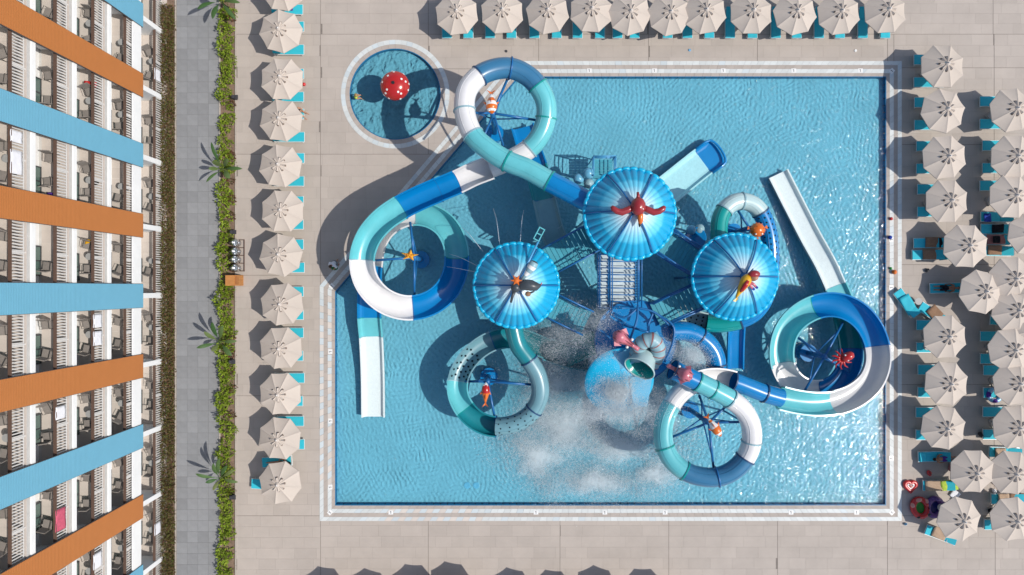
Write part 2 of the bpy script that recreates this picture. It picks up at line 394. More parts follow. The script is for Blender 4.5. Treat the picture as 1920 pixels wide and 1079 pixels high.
def foam_mat():
    m,nt,b=nodes('water_foam'); L=nt.links
    b.inputs['Base Color'].default_value=(.74,.86,.90,1); b.inputs['Roughness'].default_value=.7
    tc=new(nt,'ShaderNodeTexCoord')
    n=new(nt,'ShaderNodeTexNoise'); n.inputs['Scale'].default_value=2.2; n.inputs['Detail'].default_value=9; n.inputs['Roughness'].default_value=.72; n.inputs['Distortion'].default_value=.6; L.new(tc.outputs['Object'],n.inputs['Vector'])
    # foam thins out towards the rim of each patch (uv holds the patch's own radius)
    uv=new(nt,'ShaderNodeUVMap'); sx=new(nt,'ShaderNodeSeparateXYZ'); L.new(uv.outputs[0],sx.inputs[0])
    sb=new(nt,'ShaderNodeMath',operation='SUBTRACT'); L.new(n.outputs[0],sb.inputs[0]); L.new(sx.outputs[0],sb.inputs[1])
    mr=new(nt,'ShaderNodeMapRange'); mr.inputs[1].default_value=-.22; mr.inputs[2].default_value=.42; mr.inputs[3].default_value=0; mr.inputs[4].default_value=.78; L.new(sb.outputs[0],mr.inputs[0])
    ml=new(nt,'ShaderNodeMath',operation='MULTIPLY'); L.new(mr.outputs[0],ml.inputs[0]); L.new(sx.outputs[1],ml.inputs[1])
    L.new(ml.outputs[0],b.inputs['Alpha'])
    return m
M['foam']=foam_mat()

# ================================================================== GROUND
def struct(o,label=None): o['kind']='structure'; return o
WZ=-0.07                 # water level
FZ=-0.34                 # pool floor
# pool outline (clockwise from the lower left), chamfered towards the round splash pool
POOL=[at(*p).to_2d() for p in ((630,947),(630,548),(972,146),(1660,146),(1660,947))]
def line_offset(poly,d):
    """offset a convex polygon outward by d"""
    n=len(poly); c=sum(poly,Vector((0,0)))/n; out=[]
    ls=[]
    for i in range(n):
        a,b=poly[i],poly[(i+1)%n]; t=(b-a).normalized(); nn=Vector((t.y,-t.x))
        if nn.dot(a-c)<0: nn=-nn
        ls.append((a+nn*d,t))
    for i in range(n):
        p,t=ls[i-1]; q,u=ls[i]
        w=q-p; den=t.x*u.y-t.y*u.x; s=(w.x*u.y-w.y*u.x)/den
        out.append(p+t*s)
    return out
CC=at(741,177.5).to_2d(); CR=84/26.04      # round splash pool
# base under everything
gb=MB()
far=320
hole=line_offset(POOL,.55)
# ground sheet far below the paving, with pits for the pools left to the shells (the sheet sits lower than the pool floors)
gb.add([(-far,-far,-.62),(far,-far,-.62),(far,far,-.62),(-far,far,-.62)],[(0,1,2,3)])
struct(gb.build('ground',M['bed']))

def clip(poly,n,d):
    out=[]
    for i in range(len(poly)):
        a,b=poly[i],poly[(i+1)%len(poly)]; da=n.dot(a)-d; db=n.dot(b)-d
        if da>=0: out.append(a)
        if (da>=0)!=(db>=0): out.append(a+(b-a)*(da/(da-db)))
    return out
# chamfer half plane
da,db=POOL[1],POOL[2]; dt=(db-da).normalized(); DN=Vector((-dt.y,dt.x))
if DN.dot(Vector((-20,20))-da)<0: DN=-DN
def area(p): return abs(sum(p[i].x*p[(i+1)%len(p)].y-p[(i+1)%len(p)].x*p[i].y for i in range(len(p))))/2
deck=MB(); SL=[]   # slabs in photo pixels at ground level
ys=[-70,65,290,517,743,968,1150]
for i in range(6): SL.append((443,ys[i],601 if i>2 or True else 0,ys[i+1]))
SL=[(443,-70,601,65),(443,65,601,290),(443,290,601,517),(443,517,601,743),(443,743,601,968),(443,968,601,1150)]
xt=[601,803,1010,1216,1420,1664,1862,2030]
for i in range(7):
    SL.append((xt[i],-70,xt[i+1],65)); 
for i in range(2,5): SL.append((xt[i],65,xt[i+1],130))
SL+= [(601,65,803,290),(803,65,1010,130),(803,130,1010,290),(601,290,890,517),(601,517,700,560)]
xb=[601,803,1050,1254,1458,1664,1866,2030]
for i in range(7): SL.append((xb[i],965 if i<5 else 968,xb[i+1],1150))
yr=[65,128,272,497,722,968]
for i in range(5):
    SL.append((1676,yr[i],1864,yr[i+1])); SL.append((1864,yr[i],2030,yr[i+1]))
SL+=[(1420,65,1664,130)] if False else []
SL+=[(1664,65,1676,130)]
tiles=[]
DD=DN.dot(da)+.62
for (x0,y0,x1,y1) in SL:
    a=at(x0,y1).to_2d(); b=at(x1,y0).to_2d(); g=.014
    ax,ay,bx,by=a.x+g,a.y+g,b.x-g,b.y-g
    nr=max(1,round((by-ay)/.785)); rh=(by-ay)/nr
    for r in range(nr):
        x=ax-random.uniform(0,1.5)
        while x<bx:
            w=random.choice((1.57,1.57,1.57,1.18)); u0,u1=max(x,ax),min(x+w,bx); x+=w
            if u1-u0<.12: continue
            q=.003; v0,v1=ay+r*rh,ay+(r+1)*rh
            p=[Vector((u0+q,v0+q)),Vector((u1-q,v0+q)),Vector((u1-q,v1-q)),Vector((u0+q,v1-q))]
            if y1<=560 and x1<=1010 and x0>=601 and (y0>=130 or x1<=803):
                p=clip(p,DN,DD) if p else p
            if len(p)<3: continue
            c=sum(p,Vector((0,0)))/len(p)
            if (c-CC).length<CR+1.6:
                n=(c-CC).normalized(); p=clip(p,n,n.dot(CC)+CR+.32)
                if len(p)<3: continue
                c=sum(p,Vector((0,0)))/len(p)
                if (c-CC).length<CR+.2: continue
            if area(p)<.02: continue
            tiles.append(p)
deckroot=MB()
# mortar bed pieces under the tiles (4 mm lower than the tile tops)
for (x0,y0,x1,y1) in SL:
    a=at(x0,y1).to_2d(); b=at(x1,y0).to_2d()
    p=[Vector((a.x,a.y)),Vector((b.x,a.y)),Vector((b.x,b.y)),Vector((a.x,b.y))]
    if y1<=560 and x1<=1010 and x0>=601 and (y0>=130 or x1<=803): p=clip(p,DN,DD-.02)
    if len(p)<3: continue
    if (x0,y0) in ((601,65),(803,65),(803,130)):
        # leave the round pool open: fan of pieces round it
        K=48
        for k in range(K):
            th0,th1=2*PI*k/K,2*PI*(k+1)/K
            u=Vector((math.cos((th0+th1)/2),math.sin((th0+th1)/2)))
            w0=Vector((math.cos(th0),math.sin(th0))); w1=Vector((math.cos(th1),math.sin(th1)))
            pp=clip(p,u,u.dot(CC)+CR+.3)
            e0=Vector((-w0.y,w0.x)); e1=Vector((w1.y,-w1.x))
            pp=clip(pp,e0,e0.dot(CC)) if len(pp)>2 else pp
            pp=clip(pp,e1,e1.dot(CC)) if len(pp)>2 else pp
            if len(pp)>2: deckroot.add([(v.x,v.y,-.012) for v in pp],[tuple(range(len(pp)))])
        continue
    deckroot.add([(v.x,v.y,-.012) for v in p],[tuple(range(len(p)))])
pool_deck=struct(deckroot.build('pool_deck',M['bed']))
def tile_mb(mb,p): return mb.prism([(v.x,v.y) for v in p],-.04,0,bottom=False)
def inframe(p):
    c=sum(p,Vector((0,0)))/len(p); return abs(c.x)<36.5 and abs(c.y)<20.5
vis=[p for p in tiles if inframe(p)]; vis.sort(key=area,reverse=True)
ids=set(id(p) for p in vis[:300])
rest=MB()
for p in tiles:
    if id(p) in ids: tile_mb(MB(),p).build('paving_tile',M['deck'],pool_deck)
    else: tile_mb(rest,p)
o=rest.build('paving_tiles',M['deck'],pool_deck); o['kind']='stuff'
# ground beyond the paved sheet, out of frame
gx=MB()
for (x0,y0,x1,y1) in ((41.05,-23.4,300,22.45),(-300,23.45,300,300),(-300,-300,300,-23.45)):
    gx.add([(x0,y0,-.02),(x1,y0,-.02),(x1,y1,-.02),(x0,y1,-.02)],[(0,1,2,3)])
struct(gx.build('outer_paving',M['deck']))

# ---- pool shell
def ringband(mb,poly,d0,d1,z,L=.6,pick=None,gap=.006,thick=.05,mis=(0,)):
    A=line_offset(poly,d0) if d0 else list(poly); B=line_offset(poly,d1); n=len(poly); cnt=0
    for i in range(n):
        a0,a1,b0,b1=A[i],A[(i+1)%n],B[i],B[(i+1)%n]
        k=max(1,round((a1-a0).length/L))
        for j in range(k):
            s,t=j/k,(j+1)/k; e=gap/(a1-a0).length
            s+=e;t-=e
            q=[a0.lerp(a1,s),b0.lerp(b1,s),b0.lerp(b1,t),a0.lerp(a1,t)]
            mi=pick(q,cnt) if pick else 0
            # keep anticlockwise
            ar=sum(q[u].x*q[(u+1)%4].y-q[(u+1)%4].x*q[u].y for u in range(4))
            if ar<0: q=q[::-1]
            mb.prism([(v.x,v.y) for v in q],z-thick,z,mi,bottom=False); cnt+=1
big=empty('swimming_pool',POOL[0].to_3d(),label='large rectangular turquoise pool with one cut corner under the water slides',cat='pool')
shell=MB()
shell.add([(v.x,v.y,FZ) for v in POOL],[tuple(range(len(POOL)))])
shell.build('pool_floor',M['pool_floor'],big)
wl_=MB()
for i in range(5):
    a,b=POOL[i],POOL[(i+1)%5]; k=max(1,round((b-a).length/.5))
    for j in range(k):
        p=a.lerp(b,j/k+.0008); q=a.lerp(b,(j+1)/k-.0008)
        wl_.add([(p.x,p.y,FZ),(q.x,q.y,FZ),(q.x,q.y,.018),(p.x,p.y,.018)],[(0,1,2,3)])
wl_.build('pool_wall',M['edge_blue'],big)
cop=MB()
ringband(cop,POOL,.065,.30,.02,L=.6); ringband(cop,POOL,.60,.88,.02,L=.6)
x=cop.build('coping_stones',M['coping'],big); x['kind']='stuff'
ed=MB(); ringband(ed,POOL,0,.06,.022,L=.5)
x=ed.build('edge_tiles',M['edge_blue'],big); x['kind']='stuff'
def pick(q,c):
    m=sum(q,Vector((0,0)))/4
    px,py=960+m.x*26.04,540-m.y*26.04
    if (px<632 and py>560 and py<905): return 1 if c%2 else 2
    if py>945 and px<900 and px>720: return 1 if c%2 else 2
    return 1 if random.random()<.12 else 0
bt=MB(); ringband(bt,POOL,.305,.595,.021,L=.46,pick=pick); ringband(bt,POOL,.885,1.17,.021,L=.46,pick=pick)
x=bt.build('border_tiles',[M['strip_white'],M['strip_blue'],M['strip_peach']],big); x['kind']='stuff'
# depth markers: white tile with a dark stroke, every few metres
def marker(px,py,rz):
    c=at(px,py); mk=MB(); mk.box((c.x,c.y,.024),(.34,.30,.012),rz)
    o=mk.build('depth_marker',M['dot_white'],big)
    t=MB(); m=Matrix.Rotation(rz,3,'Z')
    t.box(Vector((c.x,c.y,.0325))+m@Vector((.0,0,0)),(.045,.19,.004),rz)
    t.box(Vector((c.x,c.y,.0325))+m@Vector((-.045,.06,0)),(.05,.04,.004),rz)
    t.build('numeral',M['cloth_grey'],o)
for px in (1105,1227,1356,1488,1613): marker(px,133.5,0)
for px in (733,1005,1134,1247,1483,1606): marker(px,961.5,0)
for py in (660,790,914): marker(619.5,py,PI/2)
for py in (450,540,655,860): marker(1671,py,PI/2)
for (px,py) in ((619,961.5),(1672,961.5),(1672,134),(622,537)): marker(px,py,PI/4)
wtr=MB(); wtr.add([(v.x,v.y,WZ) for v in POOL],[tuple(range(5))])
struct(wtr.build('pool_water',M['water']))
# ---- round splash pool
rp=empty('splash_pool',CC.to_3d(),label='small round paddling pool with pale ring around the red mushroom',cat='pool')
def circ(r,z,n=72): return [(CC.x+r*math.cos(2*PI*i/n),CC.y+r*math.sin(2*PI*i/n),z) for i in range(n)]
b=MB(); b.add(circ(CR,FZ+.06),[tuple(range(72))]); b.build('pool_floor',M['pool_floor'],rp)
b=MB(); b.add(circ(CR,FZ+.06)+circ(CR,.018),[(i,(i+1)%72,72+(i+1)%72,72+i) for i in range(72)]); b.build('pool_wall',M['edge_blue'],rp)
def ring(name,r0,r1,z,mats,N=80,pickf=None,gap=.005):
    mb=MB()
    for k in range(N):
        t0=2*PI*k/N+gap/r0; t1=2*PI*(k+1)/N-gap/r0; q=[]
        q=[(CC.x+r*math.cos(t),CC.y+r*math.sin(t)) for r,t in ((r0,t0),(r1,t0),(r1,(t0+t1)/2),(r1,t1),(r0,t1),(r0,(t0+t1)/2))]
        mb.prism(q,z-.05,z,pickf(k) if pickf else 0,bottom=False)
    o=mb.build(name,mats,rp); o['kind']='stuff'
ring('edge_tiles',CR,CR+.05,.022,M['edge_blue'],60)
ring('coping_stones',CR+.055,CR+.36,.02,M['coping'],44)
ring('border_tiles',CR+.365,CR+.66,.021,[M['strip_white'],M['strip_blue']],56,lambda k: 1 if random.random()<.35 else 0)
ring('outer_coping',CR+.665,CR+.69,.012,M['strip_white'],56)
b=MB(); b.add(circ(CR,WZ),[tuple(range(72))]); struct(b.build('splash_water',M['water']))

# ---- grey path, planting beds, kerbs
PX0,PX1=at(331,0).x,at(411,0).x
pb=MB(); pb.add([(PX0,-24,-.012),(PX1,-24,-.012),(PX1,24,-.012),(PX0,24,-.012)],[(0,1,2,3)])
path=struct(pb.build('path',M['pathbed']))
cw=(PX1-PX0)/4
pt={}
for j in range(-27,27):
    for i in range(4):
        b=MB(); b.prism([(-cw/2+.006,-.389),(cw/2-.006,-.389),(cw/2-.006,.389),(-cw/2+.006,.389)],-.05,0,bottom=False)
        if 'm' not in pt: pt['m']=b.mesh('path_tile',M['path'])
        o=link('path_tile',pt['m'],path); o.location=(PX0+cw*(i+.5),j*.79+.2,random.uniform(-.001,.0015))
bd=MB(); x0,x1=PX1+.10,at(443,0).x-.06
bd.add([(x0,-24,-.03),(x1,-24,-.03),(x1,24,-.03),(x0,24,-.03)],[(0,1,2,3)]); struct(bd.build('planting_bed',M['soil']))
kb=MB()
for j in range(-24,24):
    for xx in (PX1+.05,at(443,0).x-.03,PX0-.06): kb.box((xx,j+.5,.0),(.09,.985,.10))
kb=kb.build('bed_kerb',M['kerb']); struct(kb)
x2,x3=at(301,0).x,PX0-.11
bd=MB(); bd.add([(x2,-24,-.02),(x3,-24,-.02),(x3,24,-.02),(x2,24,-.02)],[(0,1,2,3)]); struct(bd.build('facade_bed',M['soil']))

# ================================================================== HOTEL
XF=-25.0
hotel=empty('hotel',(XF,0,0),label='white hotel block with stacked balconies and orange and blue cladding strips',cat='building')
NF=6; fz=lambda n: .05 if n==0 else 3.75+3.3*(n-1)-0.02   # floor surface of storey n
PYc=lambda k: -0.557+4.72*(4-k)                          # centre of cladding strip k (0..8 visible)
YB0,YB1=PYc(10),PYc(-2)
XB=-26.62
for n in range(1,NF+1):
    b=MB(); zt=3.75+3.3*(n-1); 
    b.box(((XF-34)/2,(YB0+YB1)/2,zt-.275),(34-25,YB1-YB0,.55))
    b.build('slab',M['slab_grey'] if n>1 else M['wall_white'],hotel)
    if n==1:
        b=MB(); b.box((XF+.05,(YB0+YB1)/2,zt-.05),(.10,YB1-YB0,.95)); b.build('fascia',M['wall_white'],hotel)
    else:
        b=MB(); b.box((XF+.03,(YB0+YB1)/2,zt-.40),(.06,YB1-YB0,.30)); b.build('fascia',M['wall_white'],hotel)
b=MB(); b.box((-33,(YB0+YB1)/2,21.4),(16.5,YB1-YB0,.5)); b.build('roof',M['slab_grey'],hotel)
b=MB(); b.box((XB-.15-3,(YB0+YB1)/2,10.5),(6.1,YB1-YB0,21)); b.build('back_wall',M['wall_white'],hotel)
gf=MB(); gf.box((XF-1.3,(YB0+YB1)/2,-.01),(2.9,YB1-YB0,.1)); gf.build('terrace_floor',M['bal_floor'],hotel)
# partitions between balconies
for k in range(-1,10):
    b=MB(); b.box(((XF-.06+XB)/2,PYc(k),10.5),(XF-.06-XB,.34,21)); b.build('partition',M['wall_white'],hotel)
# cladding strips: ribbed sheet
def panel_mesh(m):
    b=MB(); z0,z1=3.1,21.0; p=.11; n=int((z1-z0)/p); w=.79
    prof=[]
    for i in range(n):
        z=z0+i*p; prof+=[(0,z),(0,z+p*.62),(-.028,z+p*.70),(-.028,z+p*.95)]
    prof.append((0,z1))
    vs=[(x,-w,z) for x,z in prof]+[(x,w,z) for x,z in prof]; L=len(prof)
    b.add(vs,[(i,L+i,L+i+1,i+1) for i in range(L-1)],0)
    b.box((-.075,0,(z0+z1)/2),(.085,2*w+.05,z1-z0+.02),mi=1)
    return b.mesh('cladding_strip',[m,M['panel_side']])
pm={0:panel_mesh(M['blue_panel']),1:panel_mesh(M['orange_panel'])}
for k in range(-1,10):
    o=link('cladding_strip',pm[k%2],hotel); o.location=(.165,PYc(k),0)
    o['label']=('orange' if k%2 else 'pale blue')+' ribbed vertical cladding strip'
# railings
RW=4.72-.36
def rail_meshes():
    r=MB(); r.box((-.02,0,1.0),(.17,RW,.05)); top=r.mesh('handrail',M['brown'])
    r=MB(); r.box((.0,0,.955),(.05,RW,.035)); r.box((0,0,.10),(.05,RW,.035)); fr=r.mesh('rail_frame',M['rail_white'])
    r=MB()
    n=27
    for i in range(n+1):
        y=-RW/2+.02+(RW-.04)*i/n
        r.box((.0,y,.53),(.045,.058,.83))
    bal=r.mesh('balusters',M['rail_white'])
    r=MB(); r.box((0,0,.5),(.07,.08,1.0)); post=r.mesh('post',M['rail_white'])
    return top,fr,bal,post
rt,rf,rb,rpst=rail_meshes()
dm=MB()
for yy in (-.80,0,.80): dm.box((0,yy,1.08),(.07,.07,2.16))
for zz in (.04,2.15): dm.box((0,0,zz),(.07,1.67,.08))
doorfr=dm.mesh('door_frame',M['frame_dark'])
dm=MB(); dm.box((0,-.4,1.1),(.02,.73,2.04)); dm.box((0,.4,1.1),(.02,.73,2.04)); doorgl=dm.mesh('door_glass',M['glass'])
flm=MB()
for i in range(2):
    for j in range(6):
        flm.prism([(-1.54+i*.78,-RW/2+j*RW/6+.004),(-1.54+i*.78+.772,-RW/2+j*RW/6+.004),(-1.54+i*.78+.772,-RW/2+(j+1)*RW/6-.004),(-1.54+i*.78,-RW/2+(j+1)*RW/6-.004)],-.02,.006,bottom=False)
flm=flm.mesh('balcony_tiles',M['bal_floor'])
for n in range(0,NF):
    z=fz(n)+.02
    for k in range(-1,9):
        yc=PYc(k)-2.36
        if n>=5 and not (0<=k<8): continue
        o=link('balcony_floor',flm,hotel); o.location=(-.02,yc,z)
        rail=link('railing',rf,hotel); rail.location=(-.10 if n else -.16,yc,z)
        link('handrail',rt,rail); link('balusters',rb,rail)['kind']='stuff'; link('post',rpst,rail)
        d=link('balcony_door',doorfr,hotel); d.location=(XB-XF+.02,yc-.55+(.0 if (n+k)%2 else .25),z)
        link('door_glass',doorgl,d)

# ---- balcony furniture
def chair_meshes():
    s=MB(); s.box((0,0,.44),(.48,.52,.05)); seat=s.mesh('seat',M['chair'])
    s=MB(); s.box((-.02,0,.70),(.05,.50,.50),M=Matrix.Rotation(-.16,3,'Y')); s.v=[(v[0]-.25,v[1],v[2]) for v in s.v]; back=s.mesh('backrest',M['chair'])
    legs=[]
    for sx,sy in ((1,1),(1,-1),(-1,1),(-1,-1)):
        s=MB(); s.cyl((sx*.21,sy*.24,.42),(sx*.24,sy*.25,0),.016,n=6); legs.append(s.mesh('leg',M['chair_leg']))
    arms=[]
    for sy in (1,-1):
        s=MB(); s.tube([(.22,sy*.26,.44),(.22,sy*.27,.64),(-.24,sy*.27,.66)],.017,6); arms.append(s.mesh('armrest',M['chair_leg']))
    return seat,back,legs,arms
cs,cb,cl,ca=chair_meshes()
def chair(loc,rz,label,group):
    t=empty('balcony_chair',loc,rz,label,'chair',group)
    link('seat',cs,t); link('backrest',cb,t)
    for m in cl: link('leg',m,t)
    for m in ca: link('armrest',m,t)
    return t
tm=MB(); tm.cyl((0,0,.66),(0,0,.69),.21,n=18); ttop=tm.mesh('table_top',M['table'])
tm=MB(); tm.cyl((0,0,.0),(0,0,.66),.03,n=8); tm.cyl((0,0,0),(0,0,.03),.2,n=14); tleg=tm.mesh('pedestal',M['chair_leg'])
FLOOR=['ground-floor','first-floor','second-floor','third-floor','fourth-floor','fifth-floor']
STRIP=['top corner blue','top orange','upper blue','second orange','middle blue','third orange','lower blue','bottom orange','bottom corner blue']
rnd=random.Random(5)
for n in range(0,5):
    z=fz(n)+.028
    for k in range(0,8):
        yc=PYc(k)-2.36; bay=f'between {STRIP[k]} and {STRIP[k+1]} strips'
        gone=rnd.random()
        for s,w in ((1,'upper'),(-1,'lower')):
            if gone<.06 and s==1: continue
            cx=XF-.62-rnd.random()*.22+(-.15 if n>2 else 0); cy=yc+s*(.72+rnd.uniform(-.12,.16))
            chair((cx,cy,z),(-s*1.45+rnd.uniform(-.35,.35)),f'{w} grey chair on {FLOOR[n]} balcony {bay}','chairs on the balconies')
        if rnd.random()<.45: continue
        t=empty('balcony_table',(XF-.55,yc+rnd.uniform(-.1,.1),z),0,f'small dark table on {FLOOR[n]} balcony {bay}','table','tables on the balconies')
        link('table_top',ttop,t); link('pedestal',tleg,t)
def cloth(name,corners,m,label,cat,thick=.02,group=None,nx=6,ny=6,wav=.015):
    """a soft sheet spanned by four points in space"""
    a,b,c,d=[Vector(p) for p in corners]; mb=MB(); vs=[]
    ph=random.random()*6
    nrm=(b-a).cross(d-a).normalized()
    for s in (0,1):
        for j in range(ny+1):
            for i in range(nx+1):
                u,v=i/nx,j/ny
                p=a.lerp(b,u).lerp(d.lerp(c,u),v)+nrm*(wav*math.sin(u*7+v*4+ph)+(thick if s==0 else 0)*(1 if nrm.z>=0 else -1))
                vs.append(p)
    W=(nx+1); S=W*(ny+1); fs=[]
    for j in range(ny):
        for i in range(nx):
            fs.append((j*W+i,j*W+i+1,(j+1)*W+i+1,(j+1)*W+i)); fs.append((S+j*W+i,S+(j+1)*W+i,S+(j+1)*W+i+1,S+j*W+i+1))
    for i in range(nx):
        fs.append((i,S+i,S+i+1,i+1)); fs.append((ny*W+i,ny*W+i+1,S+ny*W+i+1,S+ny*W+i))
    for j in range(ny):
        fs.append((j*W,(j+1)*W,S+(j+1)*W,S+j*W)); fs.append((j*W+nx,S+j*W+nx,S+(j+1)*W+nx,(j+1)*W+nx))
    mb.add(vs,fs)
    o=mb.build(name,m,smooth=True); props(o,label,cat,group)
    return o
def rail_towel(n,k,off,w,m,label):
    z=fz(n)+.02; y=PYc(k)-2.36+off; x=XF-.10+(.06 if n else .0)
    if n==0: x=XF-.12
    cloth('towel',((x,y-w/2,z+.28),(x,y+w/2,z+.28),(x-.03,y+w/2,z+1.05),(x-.03,y-w/2,z+1.05)),m,label,'towel',.03)
rail_towel(4,2,-.2,1.2,M['cloth_white'],'white towel over fourth-floor railing left of the upper blue strip')
rail_towel(4,2,1.1,.6,M['cloth_white'],'small white towel at the top of a fourth-floor railing under upper blue strip')
rail_towel(2,4,.9,.8,M['cloth_white'],'upper of two white towels on second-floor railing below the middle blue strip')
rail_towel(2,4,-.15,.85,M['cloth_white'],'lower of two white towels on second-floor railing below the middle blue strip')
rail_towel(3,5,.7,.7,M['cloth_white'],'crumpled white towel over third-floor railing below the third orange strip')
rail_towel(2,7,.6,.9,M['cloth_white'],'white towel on second-floor railing below the bottom orange strip')
rail_towel(0,0,-.9,.8,M['cloth_white'],'white towel on ground-floor railing near the top corner blue strip')
rail_towel(3,6,-.5,1.2,M['cloth_pink'],'pink patterned towel over third-floor railing above bottom orange strip')
rail_towel(0,7,.0,.8,M['cloth_white'],'white towel on ground-floor railing near the bottom corner blue strip')
def ring_float(name,loc,R0,r0,m,label,tilt=0,m2=None,cat='float'):
    b=MB(); N,n=24,10; vs=[];fs=[];
    for i in range(N):
        a=2*PI*i/N
        for j in range(n):
            w=2*PI*j/n; vs.append(((R0+r0*math.cos(w))*math.cos(a),(R0+r0*math.cos(w))*math.sin(a),r0*math.sin(w)+r0))
    base=len(b.v); b.v+=vs
    for i in range(N):
        for j in range(n):
            b.f.append((i*n+j,((i+1)%N)*n+j,((i+1)%N)*n+(j+1)%n,i*n+(j+1)%n)); b.m.append((i//3)%2 if m2 else 0)
    o=link(name,b.mesh(name,[m,m2] if m2 else m,smooth=True)); o.location=loc; o.rotation_euler=(tilt,0,.3)
    return props(o,label,cat)
ring_float('swim_ring',(XF-.55,PYc(6)-2.36-.95,fz(3)+.03),.30,.12,M['vinyl_green'],'green inflatable swim ring on third-floor balcony above bottom orange strip')
cloth('towel',[(XF-.9,PYc(3)-1.55,fz(2)+.52),(XF-.35,PYc(3)-1.35,fz(2)+.52),(XF-.32,PYc(3)-1.25,fz(2)+.5),(XF-.9,PYc(3)-1.25,fz(2)+.5)],M['yellow'],'yellow towel on second-floor balcony chair below second orange strip','towel')
cloth('towel',[(XF-.95,PYc(1)-1.3,fz(2)+.52),(XF-.2,PYc(1)-1.5,fz(2)+.52),(XF-.2,PYc(1)-1.15,fz(2)+.54),(XF-.95,PYc(1)-1.05,fz(2)+.54)],M['vinyl_red'],'red cloth on second-floor balcony just below the top orange strip','cloth')
cloth('towel',[(XF-.9,PYc(2)-3.9,fz(3)+.53),(XF-.35,PYc(2)-3.9,fz(3)+.53),(XF-.35,PYc(2)-3.6,fz(3)+.53),(XF-.9,PYc(2)-3.6,fz(3)+.53)],M['cloth_purple'],'purple towel on third-floor balcony above second orange strip','towel')

# ================================================================== PLANTS
def leaf_quad(mb,c,u,v,L,W,bend=.15):
    """pointed leaf: two-segment folded blade"""
    c=Vector(c); n=u.cross(v)
    mb.add([c,c+u*L*.45+v*W*.5+n*bend*L*.3,c+u*L,c+u*L*.45-v*W*.5+n*bend*L*.3,c+u*L*.5],[(0,1,4),(1,2,4),(2,3,4),(3,0,4)])
def rvec(rn,zmin=-1):
    while True:
        v=Vector((rn.uniform(-1,1),rn.uniform(-1,1),rn.uniform(zmin,1)))
        if .1<v.length<1: return v.normalized()
def shrub_mesh(seed,r,h,n,L,name='foliage',m='hedge'):
    rn=random.Random(seed); mb=MB()
    for i in range(n):
        d=rvec(rn,-.1); rr=rn.uniform(.35,1)**.6
        lump=1+.22*math.sin(3*math.atan2(d.y,d.x)+seed)
        c=Vector((d.x*r*rr*lump,d.y*r*rr*lump,.12+abs(d.z)*h*rr))
        u=(d+rvec(rn)*.8).normalized(); v=u.cross(rvec(rn)).normalized()
        leaf_quad(mb,c,u,v,L*rn.uniform(.7,1.3),L*.62*rn.uniform(.8,1.2))
    return mb.mesh(name,M[m])
SH=[shrub_mesh(i,.36+.05*(i%3),.52+.1*(i%2),130,.17) for i in range(6)]
SR=[shrub_mesh(20+i,.25,.3,60,.13,m='shrub_red') for i in range(2)]
st=MB(); st.cyl((0,0,-.05),(0,0,.3),.03,.015,n=6); stm=st.mesh('stem',M['leaf_stem'])
rn=random.Random(3)
CNT={}
NUM=['first','second','third','fourth','fifth','sixth','seventh','eighth','ninth','tenth','eleventh','twelfth']
LEFTY=[1,75,164,239,322,402,483,571,648,733,813,893,975]
def beside(y,kind):
    py=540-y*26.04; i=min(range(13),key=lambda q:abs(LEFTY[q]-py)); CNT[(i,kind)]=CNT.get((i,kind),0)+1
    w='beside the '+NUM[i]+' left parasol' if i<12 else 'below the lowest left parasol'
    return NUM[CNT[(i,kind)]-1]+' upward '+w
yy=-21.2
while yy<21.3:
    wob=.10*math.sin(yy*1.7)
    for xx,s0,pr in ((at(423,0).x,1.05,.93),(at(434,0).x,.72,.50)):
        if rn.random()>pr: continue
        t=empty('hedge_shrub',(xx+wob+rn.uniform(-.12,.10),yy+rn.uniform(-.16,.16),-.03),rn.uniform(0,6.28),
                'bright green shrub on '+('path' if s0>1 else 'deck')+' side of the bed, '+beside(yy,s0),'shrub','shrubs along the grey path')
        q=s0*rn.uniform(.78,1.15); t.scale=(q,q,q*rn.uniform(.85,1.2))
        link('foliage',SH[rn.randrange(6)],t); link('stem',stm,t)
    if rn.random()<.22:
        t=empty('red_shrub',(at(438,0).x+rn.uniform(-.15,.05),yy+.3,-.03),rn.uniform(0,6.28),'low reddish shrub in the narrow bed, '+beside(yy,'r'),'shrub','reddish shrubs in the bed')
        link('foliage',SR[rn.randrange(2)],t); link('stem',stm,t)
    yy+=.62
# ground cover along the facade
gc=MB(); rn=random.Random(9)
for i in range(26000):
    x=x2+.02+(x3-x2+.02)*rn.random(); y=rn.uniform(-21.6,20.3)
    if math.sin(y*2.1)+math.sin(y*.73+x*3)+rn.uniform(-1,1)*1.6<-1.9: continue
    z=rn.uniform(-.02,.42)*(.55+.45*math.sin(PI*(x-x2)/(x3-x2)))
    u=(rvec(rn,.0)+Vector((0,0,.35))).normalized(); v=u.cross(rvec(rn)).normalized()
    leaf_quad(gc,(x,y,z),u,v,rn.uniform(.12,.24),rn.uniform(.04,.09))
props(gc.build('ground_cover',M['cover']),'olive and brown low planting in the strip along the hotel facade','planting',kind='stuff')

